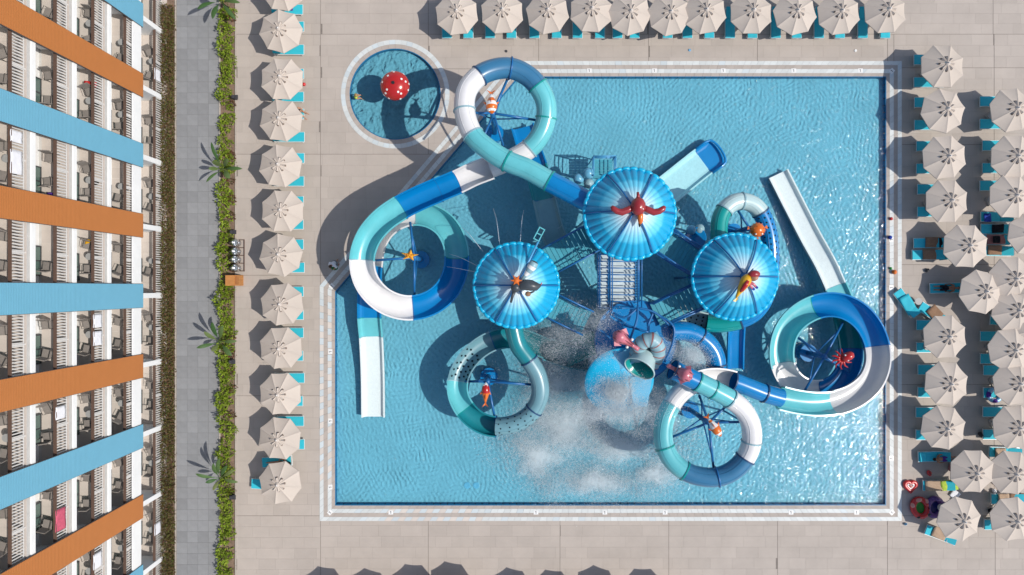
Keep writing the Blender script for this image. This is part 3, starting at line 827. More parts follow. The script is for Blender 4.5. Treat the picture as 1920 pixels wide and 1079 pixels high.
# banana plants with big leaves
def banana(px,py,leaves,label,h=1.3):
    c=at(px,py); t=empty('banana_plant',c,0,label,'plant','banana plants along the path')
    b=MB(); b.cyl(c+Vector((0,0,-.05)),c+Vector((.03,0,h*.7)),.09,.05,n=8); b.build('stem',M['leaf_stem'],t)
    for (tx,ty,hz,w) in leaves:
        tip=at(tx,ty,hz); base=c+Vector((.02,0,h*.65)); d=tip-base; L=d.length
        side=d.cross(Vector((0,0,1))).normalized(); mb=MB(); N=10; vs=[];fs=[]
        for i in range(N+1):
            s=i/N; p=base+d*s+Vector((0,0,.28*L*math.sin(PI*s*.75)-.12*L*s*s))
            wd=0.012 if s<.28 else w*math.sin(PI*min(1,(s-.26)/.74))**.65+.004
            droop=Vector((0,0,-wd*.35))
            vs+=[p+side*wd+droop,p,p-side*wd+droop]
        for i in range(N):
            a=i*3; fs+=[(a,a+3,a+4,a+1),(a+1,a+4,a+5,a+2)]
        mb.add(vs,fs); mb.build('leaf',M['banana'],t,smooth=True)
banana(424,14,[(392,-8,1.8,.2),(452,8,1.6,.15),(400,38,1.5,.18),(440,-14,1.7,.16),(445,40,1.3,.14),(372,20,2.0,.15)],'banana plant with broad leaves at the top end of the planting bed')
banana(428,322,[(398,268,1.9,.12),(402,302,2.2,.24),(392,318,1.9,.15),(456,318,1.3,.13),(432,336,1.2,.20),(388,343,1.4,.10),(430,300,2.0,.2)],'banana plant with round upright leaves beside the fourth parasol')
banana(424,640,[(370,653,1.9,.13),(384,622,2.2,.15),(400,604,2.4,.17),(436,668,1.3,.18),(420,610,2.1,.18),(446,640,1.2,.12),(398,660,1.6,.16)],'pale green banana plant with narrow fanned leaves beside the eighth parasol')
banana(424,890,[(368,888,1.8,.12),(386,905,1.5,.13),(402,868,2.3,.15),(414,858,2.4,.15),(448,904,1.1,.12),(400,920,1.3,.12),(428,872,2.0,.14),(442,880,1.4,.13)],'banana plant with one yellowed leaf near the lowest parasol')

# ================================================================== PARASOLS AND LOUNGERS
def canopy_mesh():
    b=MB(); ra,ri,N=1.53,.17,8; z0,z1=1.88,2.42
    rows=7; cols=8
    vs=[];fs=[]
    for g in range(N):
        a0,a1=2*PI*g/N,2*PI*(g+1)/N
        base=len(vs)
        for r in range(rows+1):
            t=r/rows; rad=ri+(ra-ri)*t
            for c in range(cols+1):
                s=c/cols; p0=Vector((math.cos(a0),math.sin(a0),0))*rad; p1=Vector((math.cos(a1),math.sin(a1),0))*rad
                p=p0.lerp(p1,s)
                bow=4*s*(1-s)
                p*=1-.024*bow*t
                z=z1-(z1-z0)*(t**1.12)-.05*bow*t*(1-.3*t)+(.012 if c in (0,cols) else 0)
                vs.append(Vector((p.x,p.y,z)))
        for r in range(rows):
            for c in range(cols):
                i=base+r*(cols+1)+c; fs.append((i,i+cols+1,i+cols+2,i+1))
        # hem
        i0=len(vs); 
        for c in range(cols+1):
            q=vs[base+rows*(cols+1)+c]; vs.append(q+Vector((0,0,-.06)))
        for c in range(cols): fs.append((base+rows*(cols+1)+c,i0+c,i0+c+1,base+rows*(cols+1)+c+1))
    b.add(vs,fs)
    return b.mesh('canopy',M['parasol'])
def vent_mesh():
    """small cap and eight raised vent flaps with outward mouths closed by dark faces painted as shade"""
    b=MB(); N=8; R0=.16
    b.lathe([(0,2.55),(R0*.6,2.52),(R0,2.455),(R0,2.43)],n=16)
    for g in range(N):
        a=2*PI*(g+.5)/N; d=Vector((math.cos(a),math.sin(a),0)); e=Vector((-d.y,d.x,0))
        def zc(r): return 2.42-.54*(max(0,(r-.17)/1.36))**1.12-.02
        A=[d*.13+e*w for w in (-.03,0,.03)]; B=[d*.34+e*w for w in (-.055,0,.055)]; Cc=[d*.47+e*w for w in (-.07,0,.07)]
        vs=[]
        for P,zs in ((A,(.02,.05,.02)),(B,(.02,.12,.02)),(Cc,(.03,.17,.03))):
            for p,z in zip(P,zs): vs.append(p+Vector((0,0,zc(p.length)+z)))
        b.add(vs,[(0,3,4,1),(1,4,5,2),(3,6,7,4),(4,7,8,5)])
        low=[d*.53+e*w+Vector((0,0,zc(.53)+.012)) for w in (-.06,0,.06)]
        b.add([vs[6],vs[7],vs[8]]+low,[(0,3,4,1),(1,4,5,2)],1)
    return b.mesh('vent_cap',[M['parasol_vent'],M['vent_shade']])
cm,vm_=canopy_mesh(),vent_mesh()
b=MB(); b.cyl((0,0,.04),(0,0,2.6),.028,n=10); pole_m=b.mesh('pole',M['alu'])
b=MB(); b.ball((0,0,2.60),.045,nu=8,nv=6); fin_m=b.mesh('finial',M['dot_white'],smooth=True)
b=MB(); b.box((0,0,.035),(.6,.6,.07)); base_m=b.mesh('base_plate',M['kerb'])
b=MB()
for g in range(8):
    a=2*PI*g/8; b.bar((.05*math.cos(a),.05*math.sin(a),2.37),(1.5*math.cos(a),1.5*math.sin(a),1.86),.025,.025)
ribs_m=b.mesh('rib_frame',M['alu'])
def parasol(px,py,label,group,rot=None,s=1.0):
    p=at(px,py,2.6*s); p.z=0
    t=empty('parasol',p,random.uniform(0,6.28) if rot is None else rot,label,'parasol',group); t.scale=(s,s,s)
    for nme,m in (('canopy',cm),('vent_cap',vm_),('pole',pole_m),('finial',fin_m),('base_plate',base_m),('rib_frame',ribs_m)): link(nme,m,t)
    t.rotation_euler=(random.uniform(-.035,.035),random.uniform(-.035,.035),t.rotation_euler.z)
    return t
ORD=['first','second','third','fourth','fifth','sixth','seventh','eighth','ninth','tenth','eleventh','twelfth','thirteenth']
LEFT=[(524,-28)]+[(520,51),(521,144),(520,223),(519,310),(522,395),(520,480),(521,573),(519,654),(520,743),(518,828),(520,912)]
TOP=[(854,18),(940,18),(1028,18),(1110,16),(1184,17),(1258,20),(1328,17),(1414,18),(1499,20),(1582,18),(1669,16)]
RC1=[(1779,120),(1780,204),(1784,290),(1786,375),(1826,461),(1852,550),(1784,636),(1787,724),(1783,808),(1838,889),(1810,982)]
RC2=[(1910,202),(1915,289),(1910,368),(1912,522),(1917,583),(1911,658),(1917,725),(1916,807),(1911,894),(1914,982)]
RC3=[(1944,440),(1950,552),(1952,618)]
rots=[.25,.1,.33,.2,.15,.28,.05,.38,.3]
for i,(x,y) in enumerate(LEFT): parasol(x,y,f'cream octagonal parasol, {ORD[i]} from the top in the column beside the hedge','parasols beside the hedge',rots[i%9]+.02*i)
for i,(x,y) in enumerate(TOP): parasol(x,y,f'cream octagonal parasol, {ORD[i]} from the left in the top row','parasols in the top row',rots[(i+3)%9]+.3)
for i,(x,y) in enumerate(RC1): parasol(x,y,f'cream parasol, {ORD[i]} down the column nearest the pool\'s right edge','parasols right of the pool',rots[(i+5)%9]+.1,1.03)
for i,(x,y) in enumerate(RC2): parasol(x,y,f'cream parasol, {ORD[i]} down the outer column by the picture\'s right edge','parasols right of the pool',rots[(i+2)%9]+.2,1.03)
for i,(x,y) in enumerate(RC3): parasol(x,y,f'cream parasol cut off by the right picture edge, {ORD[i]} from top','parasols right of the pool',rots[i])
# parasols standing below the lower picture edge, whose shadows reach into view
for i,x in enumerate((607,690,772,843,958,1036,1115,1205)):
    q=at(x+38,1112+(i%3)*3-(10 if i in (2,3) else 0)); px=960+(q.x)*FPX/(CAM_H-2.6); py=540-q.y*FPX/(CAM_H-2.6)
    parasol(px,py,f'parasol whose shadow falls on the lower paving, {ORD[i]} from left','parasols below the pool',rots[i])

def lounger_meshes():
    fr=MB()
    for sy in (-1,1): fr.bar((-1.08,sy*.345,.30),(1.08,sy*.345,.30),.045,.05)
    for x in (-1.06,.3,1.06): fr.box((x,0,.295),(.045,.66,.045))
    frame=fr.mesh('frame',M['alu'])
    s=MB(); n=10; vs=[];fs=[]
    for (x0,x1,f) in ((-1.05,.28,lambda x:.335),):
        pass
    def sheet(x0,x1,f,name):
        mb=MB(); vs=[]; N=8
        for lv in (0,1):
            for i in range(N+1):
                x=x0+(x1-x0)*i/N
                for y in (-.335,-.2,0,.2,.335):
                    z=f(x)-.012*(1-abs(y)/.335)+(.05 if lv==0 else 0)+(-.012 if abs(y)>.3 else 0)
                    vs.append((x,y,z))
        W=5; S=W*(N+1); fs=[]
        for i in range(N):
            for j in range(4):
                a=i*W+j; fs.append((a,a+W,a+W+1,a+1)); fs.append((S+a,S+a+1,S+a+W+1,S+a+W))
            a=i*W; fs.append((a,S+a,S+a+W,a+W)); a+=4; fs.append((a,a+W,S+a+W,S+a))
        for j in range(4):
            fs.append((j,j+1,S+j+1,S+j)); a=N*W+j; fs.append((a,S+a,S+a+1,a+1))
        mb.add(vs,fs); return mb.mesh(name,M['lounger'])
    seat=sheet(-1.06,.27,lambda x:.33,'seat_sling'); back=sheet(.29,1.07,lambda x:.335+(x-.29)*.30,'back_sling')
    legs=[]
    for sx,sy in ((-1,-1),(-1,1),(1,-1),(1,1)):
        l=MB(); l.cyl((sx*.86,sy*.33,.29),(sx*.92,sy*.34,0),.02,n=7); legs.append(l.mesh('leg',M['alu']))
    w=MB()
    for sy in (-1,1): w.cyl((1.0,sy*.345,.06),(1.0,sy*.385,.06),.06,n=10)
    wheel=w.mesh('wheel',M['darkgrey'])
    return frame,seat,back,legs,wheel
lm=lounger_meshes()
def lounger(p,rz,label,group):
    t=empty('sun_lounger',(p[0],p[1],0),rz,label,'sun lounger',group)
    link('frame',lm[0],t); link('seat_sling',lm[1],t); link('back_sling',lm[2],t)
    for m in lm[3]: link('leg',m,t)
    return t
def base_of(px,py,h=2.6):
    q=at(px,py,h); return 960+q.x*26.04,540-q.y*26.04
for i,(x,y) in enumerate(LEFT):
    gx_,gy_=base_of(x,y)
    for s,w in ((-21.5,'upper'),(21.5,'lower')):
        if i==11: continue
        lounger(at(544+random.uniform(-1.5,1.5),gy_+s-2).to_2d(),PI if True else 0,f'{w} turquoise lounger under the {ORD[i]} parasol from top beside the hedge','loungers beside the hedge')
lounger(at(520,866,.3).to_2d(),.08,'turquoise lounger with a sunbather between the two lowest parasols beside the hedge','loungers beside the hedge')
lounger(at(500,909,.3).to_2d(),-.06,'turquoise lounger mostly hidden under the lowest parasol beside the hedge','loungers beside the hedge')
TX=[838,878,919,959,1002,1044,1083,1125,1158,1190,1252,1289,1330,1369,1411,1455,1494,1536,1575,1618,1660]
for i,x in enumerate(TX):
    nm=(ORD+['fourteenth','fifteenth','sixteenth','seventeenth','eighteenth','nineteenth','twentieth','twenty-first'])[i]
    lounger(at(x,44,.35).to_2d(),PI/2,f'turquoise lounger, {nm} from the left in the top row','loungers in the top row')
def pair(x,y,dx,col,i,skip=()):
    gx_,gy_=base_of(x,y)
    for s,w in ((-21-(6 if y<420 else 0),'upper'),(21-(6 if y<420 else 0),'lower')):
        if w in skip: continue
        lounger(at(gx_+dx-4,gy_+s).to_2d(),0,f'{w} turquoise lounger under the {ORD[i]} parasol of the {col}',f'loungers in the {col}')
for i in (0,1,2,3,6,7,8): pair(*RC1[i],6,'column nearest the pool',i)
for i in (0,1,2,5,6,7): pair(*RC2[i],5,'outer right column',i,skip=('lower',) if i==2 else ())
def ang_lounger(xa,ya,xb,yb,label,g='loungers right of the pool'):
    a,b=at(xa,ya,.33),at(xb,yb,.33); d=b-a
    return lounger(((a+b)/2).to_2d(),math.atan2(d.y,d.x),label,g)
ang_lounger(1707,457,1776,456,'upper of two towel-covered loungers left of the fifth parasol by the pool')
ang_lounger(1703,479,1774,478,'lower of two towel-covered loungers left of the fifth parasol by the pool')
ang_lounger(1738,542,1806,540,'turquoise lounger holding a dark sunbather left of the sixth parasol by the pool')
ang_lounger(1682,546,1716,592,'turquoise lounger standing aslant at the pool edge, left of a slanting pair')
ang_lounger(1722,572,1776,607,'turquoise lounger standing aslant with a brown towel, right of a slanting pair')
for y,l in ((407,'topmost'),(430,'second'),(450,'third'),(471,'lowest')): ang_lounger(1832,y,1903,y+1,f'{l} of four loungers lying close together between fifth parasol and the right edge')
ang_lounger(1712,858,1788,856,'lounger heaped with dark clothes left of the tenth parasol by the pool')
ang_lounger(1722,912,1795,910,'lounger with tan and lime towels beside the heart-shaped float')
ang_lounger(1727,990,1798,1016,'slanting lounger with tan towel left of the lowest parasol by the pool')
ang_lounger(1850,600,1920,603,'turquoise lounger with towel under the fifth outer parasol')
ang_lounger(1848,848,1918,850,'lounger with brown towel above the ninth outer parasol')
ang_lounger(1852,937,1922,934,'turquoise lounger with tan towel between ninth and tenth outer parasols')
ang_lounger(1840,985,1908,984,'turquoise lounger beside the tenth outer parasol')
# side tables
def table(px,py,label,white=False):
    p=at(px,py,.4); t=empty('side_table',(p.x,p.y,0),0,label,'side table','side tables between loungers')
    b=MB(); b.cyl((0,0,.40),(0,0,.43),.25,n=20); b.build('table_top',M['table'],t,local=True)
    b=MB(); b.cyl((0,0,.02),(0,0,.40),.05,.035,n=10); b.build('pedestal',M['table'],t,local=True)
    b=MB(); b.cyl((0,0,0),(0,0,.03),.18,n=16); b.build('foot',M['table'],t,local=True)
for i,(x,y) in enumerate(((1737,140),(1738,223),(1739,306),(1741,391),(1738,651),(1740,722),(1738,800))): table(x,y,f'grey round side table, {ORD[i]} down the column nearest the pool')
for i,(x,y) in enumerate(((1859,218),(1866,301),(1858,374),(1858,651),(1865,714),(1866,793))): table(x,y,f'grey round side table, {ORD[i]} down the outer right column')
table(1764,952,'grey side table beside the purple inflatable'); table(1722,566,'dark side table between the two slanting loungers'); table(1793,868,'grey side table left of the tenth parasol by the pool')
for i in range(1,11):
    gx_,gy_=base_of(*LEFT[i]); table(548,gy_-2,f'grey side table hidden under the {ORD[i]} parasol beside the hedge')

# ================================================================== SLIDES
def crom(P,m=8):
    P=[Vector(p) for p in P]; n=len(P); out=[];seg=[]
    for i in range(n-1):
        p0=P[i-1] if i>0 else P[i]*2-P[i+1]; p1,p2=P[i],P[i+1]; p3=P[i+2] if i+2<n else P[i+1]*2-P[i]
        t0=0; a=max((p1-p0).length,1e-3)**.5; b_=max((p2-p1).length,1e-3)**.5; c=max((p3-p2).length,1e-3)**.5
        t1=t0+a;t2=t1+b_;t3=t2+c
        for k in range(m):
            t=t1+(t2-t1)*k/m
            A1=p0*((t1-t)/(t1-t0))+p1*((t-t0)/(t1-t0)); A2=p1*((t2-t)/(t2-t1))+p2*((t-t1)/(t2-t1)); A3=p2*((t3-t)/(t3-t2))+p3*((t-t2)/(t3-t2))
            B1=A1*((t2-t)/(t2-t0))+A2*((t-t0)/(t2-t0)); B2=A2*((t3-t)/(t3-t1))+A3*((t-t1)/(t3-t1))
            out.append(B1*((t2-t)/(t2-t1))+B2*((t-t1)/(t2-t1))); seg.append(i)
    out.append(P[-1]); seg.append(n-2)
    return out,seg
def prof_tube(r,n=22,k=1.0):
    return [(r*k*math.cos(2*PI*i/n),r*k*math.sin(2*PI*i/n)) for i in range(n)]
def prof_u(r,lift=.18,th=.055,lip=.10,n=14):
    """open flume: U section with outward lips"""
    a=[(r+lip,lift+.02),(r,lift+.02)]
    for i in range(n+1):
        w=-PI*i/n; a.append((r*math.cos(w),r*math.sin(w)*.92))
    a+= [(-r,lift+.02),(-r-lip,lift+.02),(-r-lip,lift-.03),(-r-th,lift-.03)]
    for i in range(n+1):
        w=-PI+PI*i/n; a.append(((r+th)*math.cos(w),(r+th)*math.sin(w)*.92))
    a+= [(r+th,lift-.03),(r+lip,lift-.03)]
    return a
def prof_flat(w,hw=.30,th=.06,lip=.10):
    h=w/2
    return [(h+lip,hw),(h,hw),(h-.05,.12),(h-.16,.02),(h-.3,0),(-h+.3,0),(-h+.16,.02),(-h+.05,.12),(-h,hw),(-h-lip,hw),(-h-lip,hw-.05),(-h-th,hw-.05),(-h-th,-.05),(h+th,-.05),(h+th,hw-.05),(h+lip,hw-.05)]
def frames(pts,bank=0.0):
    fr=[];N=len(pts)
    for i,p in enumerate(pts):
        t=(pts[min(i+1,N-1)]-pts[max(i-1,0)]).normalized()
        side=t.cross(Vector((0,0,1))).normalized(); up=side.cross(t)
        if bank:
            a=pts[max(i-2,0)];c=pts[min(i+2,N-1)]
            v1=(p-a);v2=(c-p)
            k=0
            if v1.length>1e-4 and v2.length>1e-4: k=v1.normalized().cross(v2.normalized()).z/max(.3,(v1.length+v2.length)/2)
            ang=max(-bank,min(bank,k*1.2*bank))
            q=Quaternion(t,ang); side=q@side; up=q@up
        fr.append((p,side,up,t))
    return fr
def sweep(mb,fr,prof,mi=0,closed=True,endcap=False):
    b=len(mb.v); K=len(prof)
    for p,s,u,t in fr:
        for x,y in prof: mb.v.append(tuple(p+s*x+u*y))
    for i in range(len(fr)-1):
        for k in range(K):
            k2=(k+1)%K
            mb.f.append((b+i*K+k,b+i*K+k2,b+(i+1)*K+k2,b+(i+1)*K+k)); mb.m.append(mi)
    if endcap:
        mb.f.append(tuple(b+k for k in range(K))); mb.m.append(mi)
        mb.f.append(tuple(b+(len(fr)-1)*K+k for k in range(K-1,-1,-1))); mb.m.append(mi)
def flume(root,ctrl,secs,bank=.0,m=8,holes=()):
    """ctrl: (px,py,h); secs: list of (start control, end control, kind, radius, material)"""
    pts,seg=crom([at(*c) for c in ctrl],m); fr=frames(pts,bank)
    for si,(a,b,kind,r,mt) in enumerate(secs):
        f=fr[a*m:b*m+1]
        mb=MB()
        if kind=='tube': sweep(mb,f,prof_tube(r),0)
        elif kind=='u': sweep(mb,f,prof_u(r),0)
        else: sweep(mb,f,prof_flat(2*r),0,endcap=True)
        nm={'tube':'tube_section','u':'flume_section','flat':'run_section'}[kind]
        o=mb.build(nm,M[mt],root,smooth=(kind!='flat')); 
        o['label']={'turq':'turquoise','white':'white','blue':'deep blue','steel':'steel blue','green':'sea green','pale':'pale aqua','greywhite':'pale grey','wet':'wet pale','aquawet':'wet pale aqua','pale_shade':'shade-painted grey-blue','teal_shade':'shade-painted teal'}[mt]+' '+('closed tube section' if kind=='tube' else 'open flume section')
        if kind!='flat':
            me=o.data
            try: me.set_sharp_from_angle(angle=R(40))
            except Exception: pass
        # joint flanges at both ends of a section
        for idx in (a*m,) if si else (a*m,):
            p,s,u,t=fr[idx]
            g=MB()
            if kind=='tube':
                q=[(p-t*.045,s,u,t),(p-t*.045,s,u,t)]
                N=24
                for dd,k in ((-.045,1.0),(-.045,1.09),(.045,1.09),(.045,1.0)):
                    for i in range(N):
                        w=2*PI*i/N; g.v.append(tuple(p+t*dd+(s*math.cos(w)+u*math.sin(w))*r*k))
                for j in range(3):
                    for i in range(N): g.f.append((j*N+i,j*N+(i+1)%N,(j+1)*N+(i+1)%N,(j+1)*N+i)); g.m.append(0)
                g.build('joint_flange',M['pipe_dark' if mt in('blue','steel') else 'pipe'] if False else M['greyblue' if mt in('white','greywhite','pale') else ('green' if mt=='turq' else 'pipe_dark')],root)
            else:
                o2=.03; kk=prof_u(r-.006,th=.11,lip=.13) if kind=='u' else prof_flat(2*r-.02,th=.10,lip=.12)
                sweep(g,[(p-t*o2,s,u,t),(p+t*o2,s,u,t)],kk,0,endcap=False)
                if si: g.build('joint_flange',M['greyblue' if mt in('white','greywhite','pale','wet','aquawet','pale_shade') else ('green' if mt=='turq' else 'pipe')],root)
        if kind=='tube':
            # raised moulding seam along the crown of the tube
            sm=MB(); ang=R(62)
            for half in (ang,PI-ang):
                line=[p+(s*math.cos(half)+u*math.sin(half))*(r+.004) for p,s,u,t in f]
                sm.tube(line,.014,5)
            sm.build('moulding_seam',M[mt],root,smooth=True)
    return fr,m
def perforate(root,fr,i0,i1,r,rows=(35,65,95,125,150),step=3,size=.055,inside=False):
    hb=MB()
    for i in range(i0,i1,step):
        p,s,u,t=fr[i]
        for j,a in enumerate(rows):
            w=R(a); q=p+(s*math.cos(w)+u*math.sin(w))*(r+.012)+t*(.12 if j%2 else 0)
            nn=(s*math.cos(w)+u*math.sin(w))
            hb.cyl(q-nn*.01,q,size,n=8)
    if hb.v: hb.build('drain_holes',M['hole'],root)['kind']='stuff'

# --- slide A+B: closed loop at the upper left that becomes the open left spiral
A=empty('spiral_slide',at(947,258),label='tall slide looping over the deck at upper left, ending in the open left spiral',cat='water slide')
ctrlA=[(1112,384,7.7),(1070,362,7.6),(1030,341,7.5),(988,318,7.4),(951,303,7.3),(917,282,7.2),(887,254,7.0),(871,208,6.75),(876,170,6.6),(899,143,6.5),(927,131,6.35),(957,129,6.2),(986,141,6.05),(1008,162,5.95),(1023,192,5.8),(1024,222,5.65),(1013,254,5.5),(993,279,5.35),(960,299,5.15),(920,316,5.0),(889,328,4.85),(858,343,4.7),(822,358,4.55),(787,373,4.4),(752,391,4.3),(716,417,4.2),(691,449,4.1),(680,489,4.0),(688,528,3.85),(712,558,3.7),(742,574,3.55),(774,578,3.4),(810,568,3.25),(838,545,3.1),(853,514,2.9),(857,482,2.7),(851,450,2.5),(834,423,2.35),(806,406,2.2),(774,402,2.05),(742,412,1.9),(717,433,1.72),(702,462,1.55),(696,500,1.35),(694,545,1.15),(694,597,.9),(695,612,.85),(697,632,.65),(700,700,.14),(701,782,-.03)]
secA=[(0,2,'tube',.64,'blue'),(2,4,'tube',.64,'turq'),(4,6,'tube',.65,'turq'),(6,7,'tube',.65,'white'),(7,9,'tube',.65,'white'),(9,11,'tube',.65,'steel'),(11,13,'tube',.65,'steel'),(13,15,'tube',.65,'turq'),(15,17,'tube',.65,'turq'),(17,19,'tube',.65,'white'),(19,21,'u',.68,'white'),(21,22,'u',.70,'blue'),(22,24,'u',.72,'blue'),(24,27,'u',.74,'turq'),(27,31,'u',.74,'white'),(31,35,'u',.74,'blue'),(35,39,'u',.74,'turq'),(39,43,'u',.74,'white'),(43,45,'flat',.74,'blue'),(45,47,'flat',.74,'turq'),(47,49,'flat',.74,'wet')]
frA,mA=flume(A,ctrlA,secA)
# end plate of the run-out
# --- slide E+F: closed loop at the lower right that becomes the open right spiral and a long run-out
E=empty('spiral_slide',at(1300,770),label='slide with closed loop at lower right, open right spiral and long white run-out',cat='water slide')
ctrlE=[(1262,694,6.3),(1284,705,6.2),(1307,716,6.1),(1337,731,6.0),(1369,749,5.85),(1393,769,5.7),(1407,796,5.55),(1409,829,5.4),(1397,860,5.25),(1373,884,5.15),(1345,895,5.05),(1313,894,4.95),(1284,884,4.85),(1261,865,4.75),(1247,840,4.65),(1243,815,4.55),(1247,786,4.4),(1259,760,4.3),(1276,738,4.2),(1300,721,4.1),(1325,712,4.0),(1350,711,3.92),(1375,716,3.85),(1402,726,3.75),(1433,738,3.62),(1465,747,3.5),(1495,754,3.4),(1531,758,3.3),(1567,755,3.15),(1603,741,3.0),(1631,716,2.85),(1644,684,2.7),(1643,650,2.55),(1631,618,2.4),(1611,593,2.3),(1584,577,2.18),(1557,572,2.05),(1530,576,1.95),(1499,592,1.85),(1476,617,1.75),(1465,650,1.65),(1467,686,1.55),(1484,716,1.45),(1512,733,1.35),(1546,733,1.27),(1575,716,1.2),(1590,690,1.12),(1594,655,1.05),(1588,615,1.0),(1578,572,.93),(1564,538,.85),(1545,496,.7),(1519,449,.36),(1490,393,.10),(1457,328,-.03)]
secE=[(0,2,'tube',.60,'blue'),(2,3,'tube',.61,'turq'),(3,4,'tube',.61,'turq'),(4,7,'tube',.62,'white'),(7,8,'tube',.62,'white'),(8,10,'tube',.62,'steel'),(10,12,'tube',.62,'steel'),(12,14,'tube',.62,'turq'),(14,17,'tube',.62,'turq'),(17,19,'tube',.62,'white'),(19,22,'u',.62,'white'),(22,24,'tube',.60,'blue'),(24,25,'tube',.62,'blue'),(25,28,'u',.72,'turq'),(28,32,'u',.76,'greywhite'),(32,37,'u',.76,'blue'),(37,41,'u',.76,'turq'),(41,44,'u',.74,'white'),(44,47,'u',.72,'blue'),(47,49,'u',.72,'green'),(49,50,'flat',.72,'turq'),(50,54,'flat',.66,'wet')]
frE,mE=flume(E,ctrlE,secE)
# --- slide D: shaded half-closed loop at the lower left, partly in the spray
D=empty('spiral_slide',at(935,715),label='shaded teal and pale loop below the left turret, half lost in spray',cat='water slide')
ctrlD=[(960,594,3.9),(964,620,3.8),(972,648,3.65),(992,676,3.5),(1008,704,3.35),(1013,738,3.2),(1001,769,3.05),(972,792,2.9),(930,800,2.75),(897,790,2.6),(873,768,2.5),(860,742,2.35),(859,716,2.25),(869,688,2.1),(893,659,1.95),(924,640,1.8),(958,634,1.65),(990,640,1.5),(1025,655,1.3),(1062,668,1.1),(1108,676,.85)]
secD=[(0,3,'tube',.60,'teal_shade'),(3,6,'tube',.60,'pale_shade'),(6,8,'tube',.60,'pale_shade'),(8,10,'u',.62,'teal_shade'),(10,12,'u',.62,'turq'),(12,15,'u',.62,'pale_shade'),(15,18,'u',.62,'teal_shade'),(18,20,'u',.72,'teal_shade')]
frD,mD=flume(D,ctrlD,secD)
perforate(D,frD,6*mD+2,8*mD-1,.60)
hb=MB()
for i in range(12*mD+2,14*mD,3):
    p,s,u,t=frD[i]
    for j,a in enumerate((-150,-120,-90,-60,-30)):
        w=R(a); q=p+(s*math.cos(w)*.60+u*math.sin(w)*.60*.92)+t*(.15 if j%2 else 0); nn=-(s*math.cos(w)+u*math.sin(w)); hb.cyl(q+nn*.0,q+nn*.03,.075,n=8)
hb.build('drain_holes',M['hole'],D)['kind']='stuff'
# --- slide G: small loop round the right turret
G=empty('spiral_slide',at(1395,470),label='small loop of green, pale and dotted blue tube wrapped around the right turret',cat='water slide')
ctrlG=[(1349,462,4.5),(1348,438,4.45),(1350,413,4.4),(1358,395,4.35),(1373,382,4.3),(1391,378,4.22),(1411,384,4.15),(1426,399,4.05),(1437,423,3.95),(1443,450,3.85),(1445,480,3.7),(1443,520,3.55),(1434,560,3.4),(1414,588,3.2),(1387,602,3.0),(1356,608,2.8),(1325,607,2.6),(1296,599,2.4),(1270,587,2.2)]
secG=[(0,3,'tube',.55,'green'),(3,5,'tube',.56,'pale'),(5,7,'tube',.56,'pale'),(7,11,'tube',.56,'blue'),(11,14,'tube',.56,'blue'),(14,16,'tube',.58,'green'),(16,18,'u',.60,'pale')]
frG,mG=flume(G,ctrlG,secG)
perforate(G,frG,7*mG+2,11*mG,.56,rows=(40,75,110,140),step=3,size=.06)
hb=MB()
for i in range(16*mG+2,18*mG,3):
    p,s,u,t=frG[i]
    for j,a in enumerate((-140,-110,-80,-50)):
        w=R(a); q=p+(s*math.cos(w)*.58+u*math.sin(w)*.58*.92); nn=-(s*math.cos(w)+u*math.sin(w)); hb.cyl(q,q+nn*.03,.06,n=8)
hb.build('drain_holes',M['hole'],G)['kind']='stuff'
# --- slide J: short blue curve beside the bucket platform
J=empty('curved_slide',at(1330,660),label='short deep blue curved tube right of the bucket platform',cat='water slide')
flume(J,[(1258,622,3.1),(1285,622,3.0),(1312,633,2.9),(1334,655,2.75),(1343,684,2.6),(1338,716,2.45),(1322,742,2.3)],[(0,2,'tube',.66,'blue'),(2,4,'tube',.66,'blue'),(4,6,'tube',.66,'blue')])
# --- straight slides
def straight(label,ctrl,secs,cat='water slide'):
    r=empty('straight_slide',at(ctrl[-1][0],ctrl[-1][1]),label=label,cat=cat)
    flume(r,ctrl,secs); return r
H_=straight('wide pale slide with blue end tray, reaching up right from the top turret',[(1215,384,.8),(1250,358,.45),(1290,326,.16),(1318,304,.04),(1341,288,-.02)],[(0,3,'flat',.98,'aquawet'),(3,4,'flat',.98,'blue')])
q0,q1=at(1341,288),at(1318,304); dd_=(q0-q1).normalized(); ss_=Vector((-dd_.y,dd_.x,0)); b=MB(); P=[q1+ss_*1.05+Vector((0,0,.30)),q0+ss_*1.05-dd_*.2+Vector((0,0,.30))]
P+= [q0+dd_*(.38*math.sin(PI*k/8))**1.0+ss_*1.02*math.cos(PI*k/8)+Vector((0,0,.30)) for k in range(1,8)]
P+= [q0-ss_*1.05-dd_*.2+Vector((0,0,.30)),q1-ss_*1.05+Vector((0,0,.30))]
b.tube(P,.09,8); b.build('end_rim',M['blue'],H_,smooth=True)
b=MB(); b.prism([(v.x,v.y) for v in P][::-1],-.06,.0); b.build('end_tray',M['blue'],H_)
straight('shaded straight slide with blue ends, left of the top turret',[(1044,458,3.0),(1034,432,2.7),(1020,375,2.0),(1004,315,1.3),(992,280,.8),(980,240,.35)],[(0,1,'flat',.72,'pale_shade'),(1,2,'flat',.72,'pale_shade'),(2,3,'flat',.72,'teal_shade'),(3,5,'flat',.74,'blue')])
straight('short deep blue slide dropping to the water below the right turret',[(1380,600,1.7),(1378,640,1.0),(1377,692,.45)],[(0,2,'flat',.5,'blue')])
straight('low teal slide in the spray left of the bucket platform',[(1120,640,1.6),(1085,655,1.0),(1045,675,.4)],[(0,2,'flat',.7,'green')])
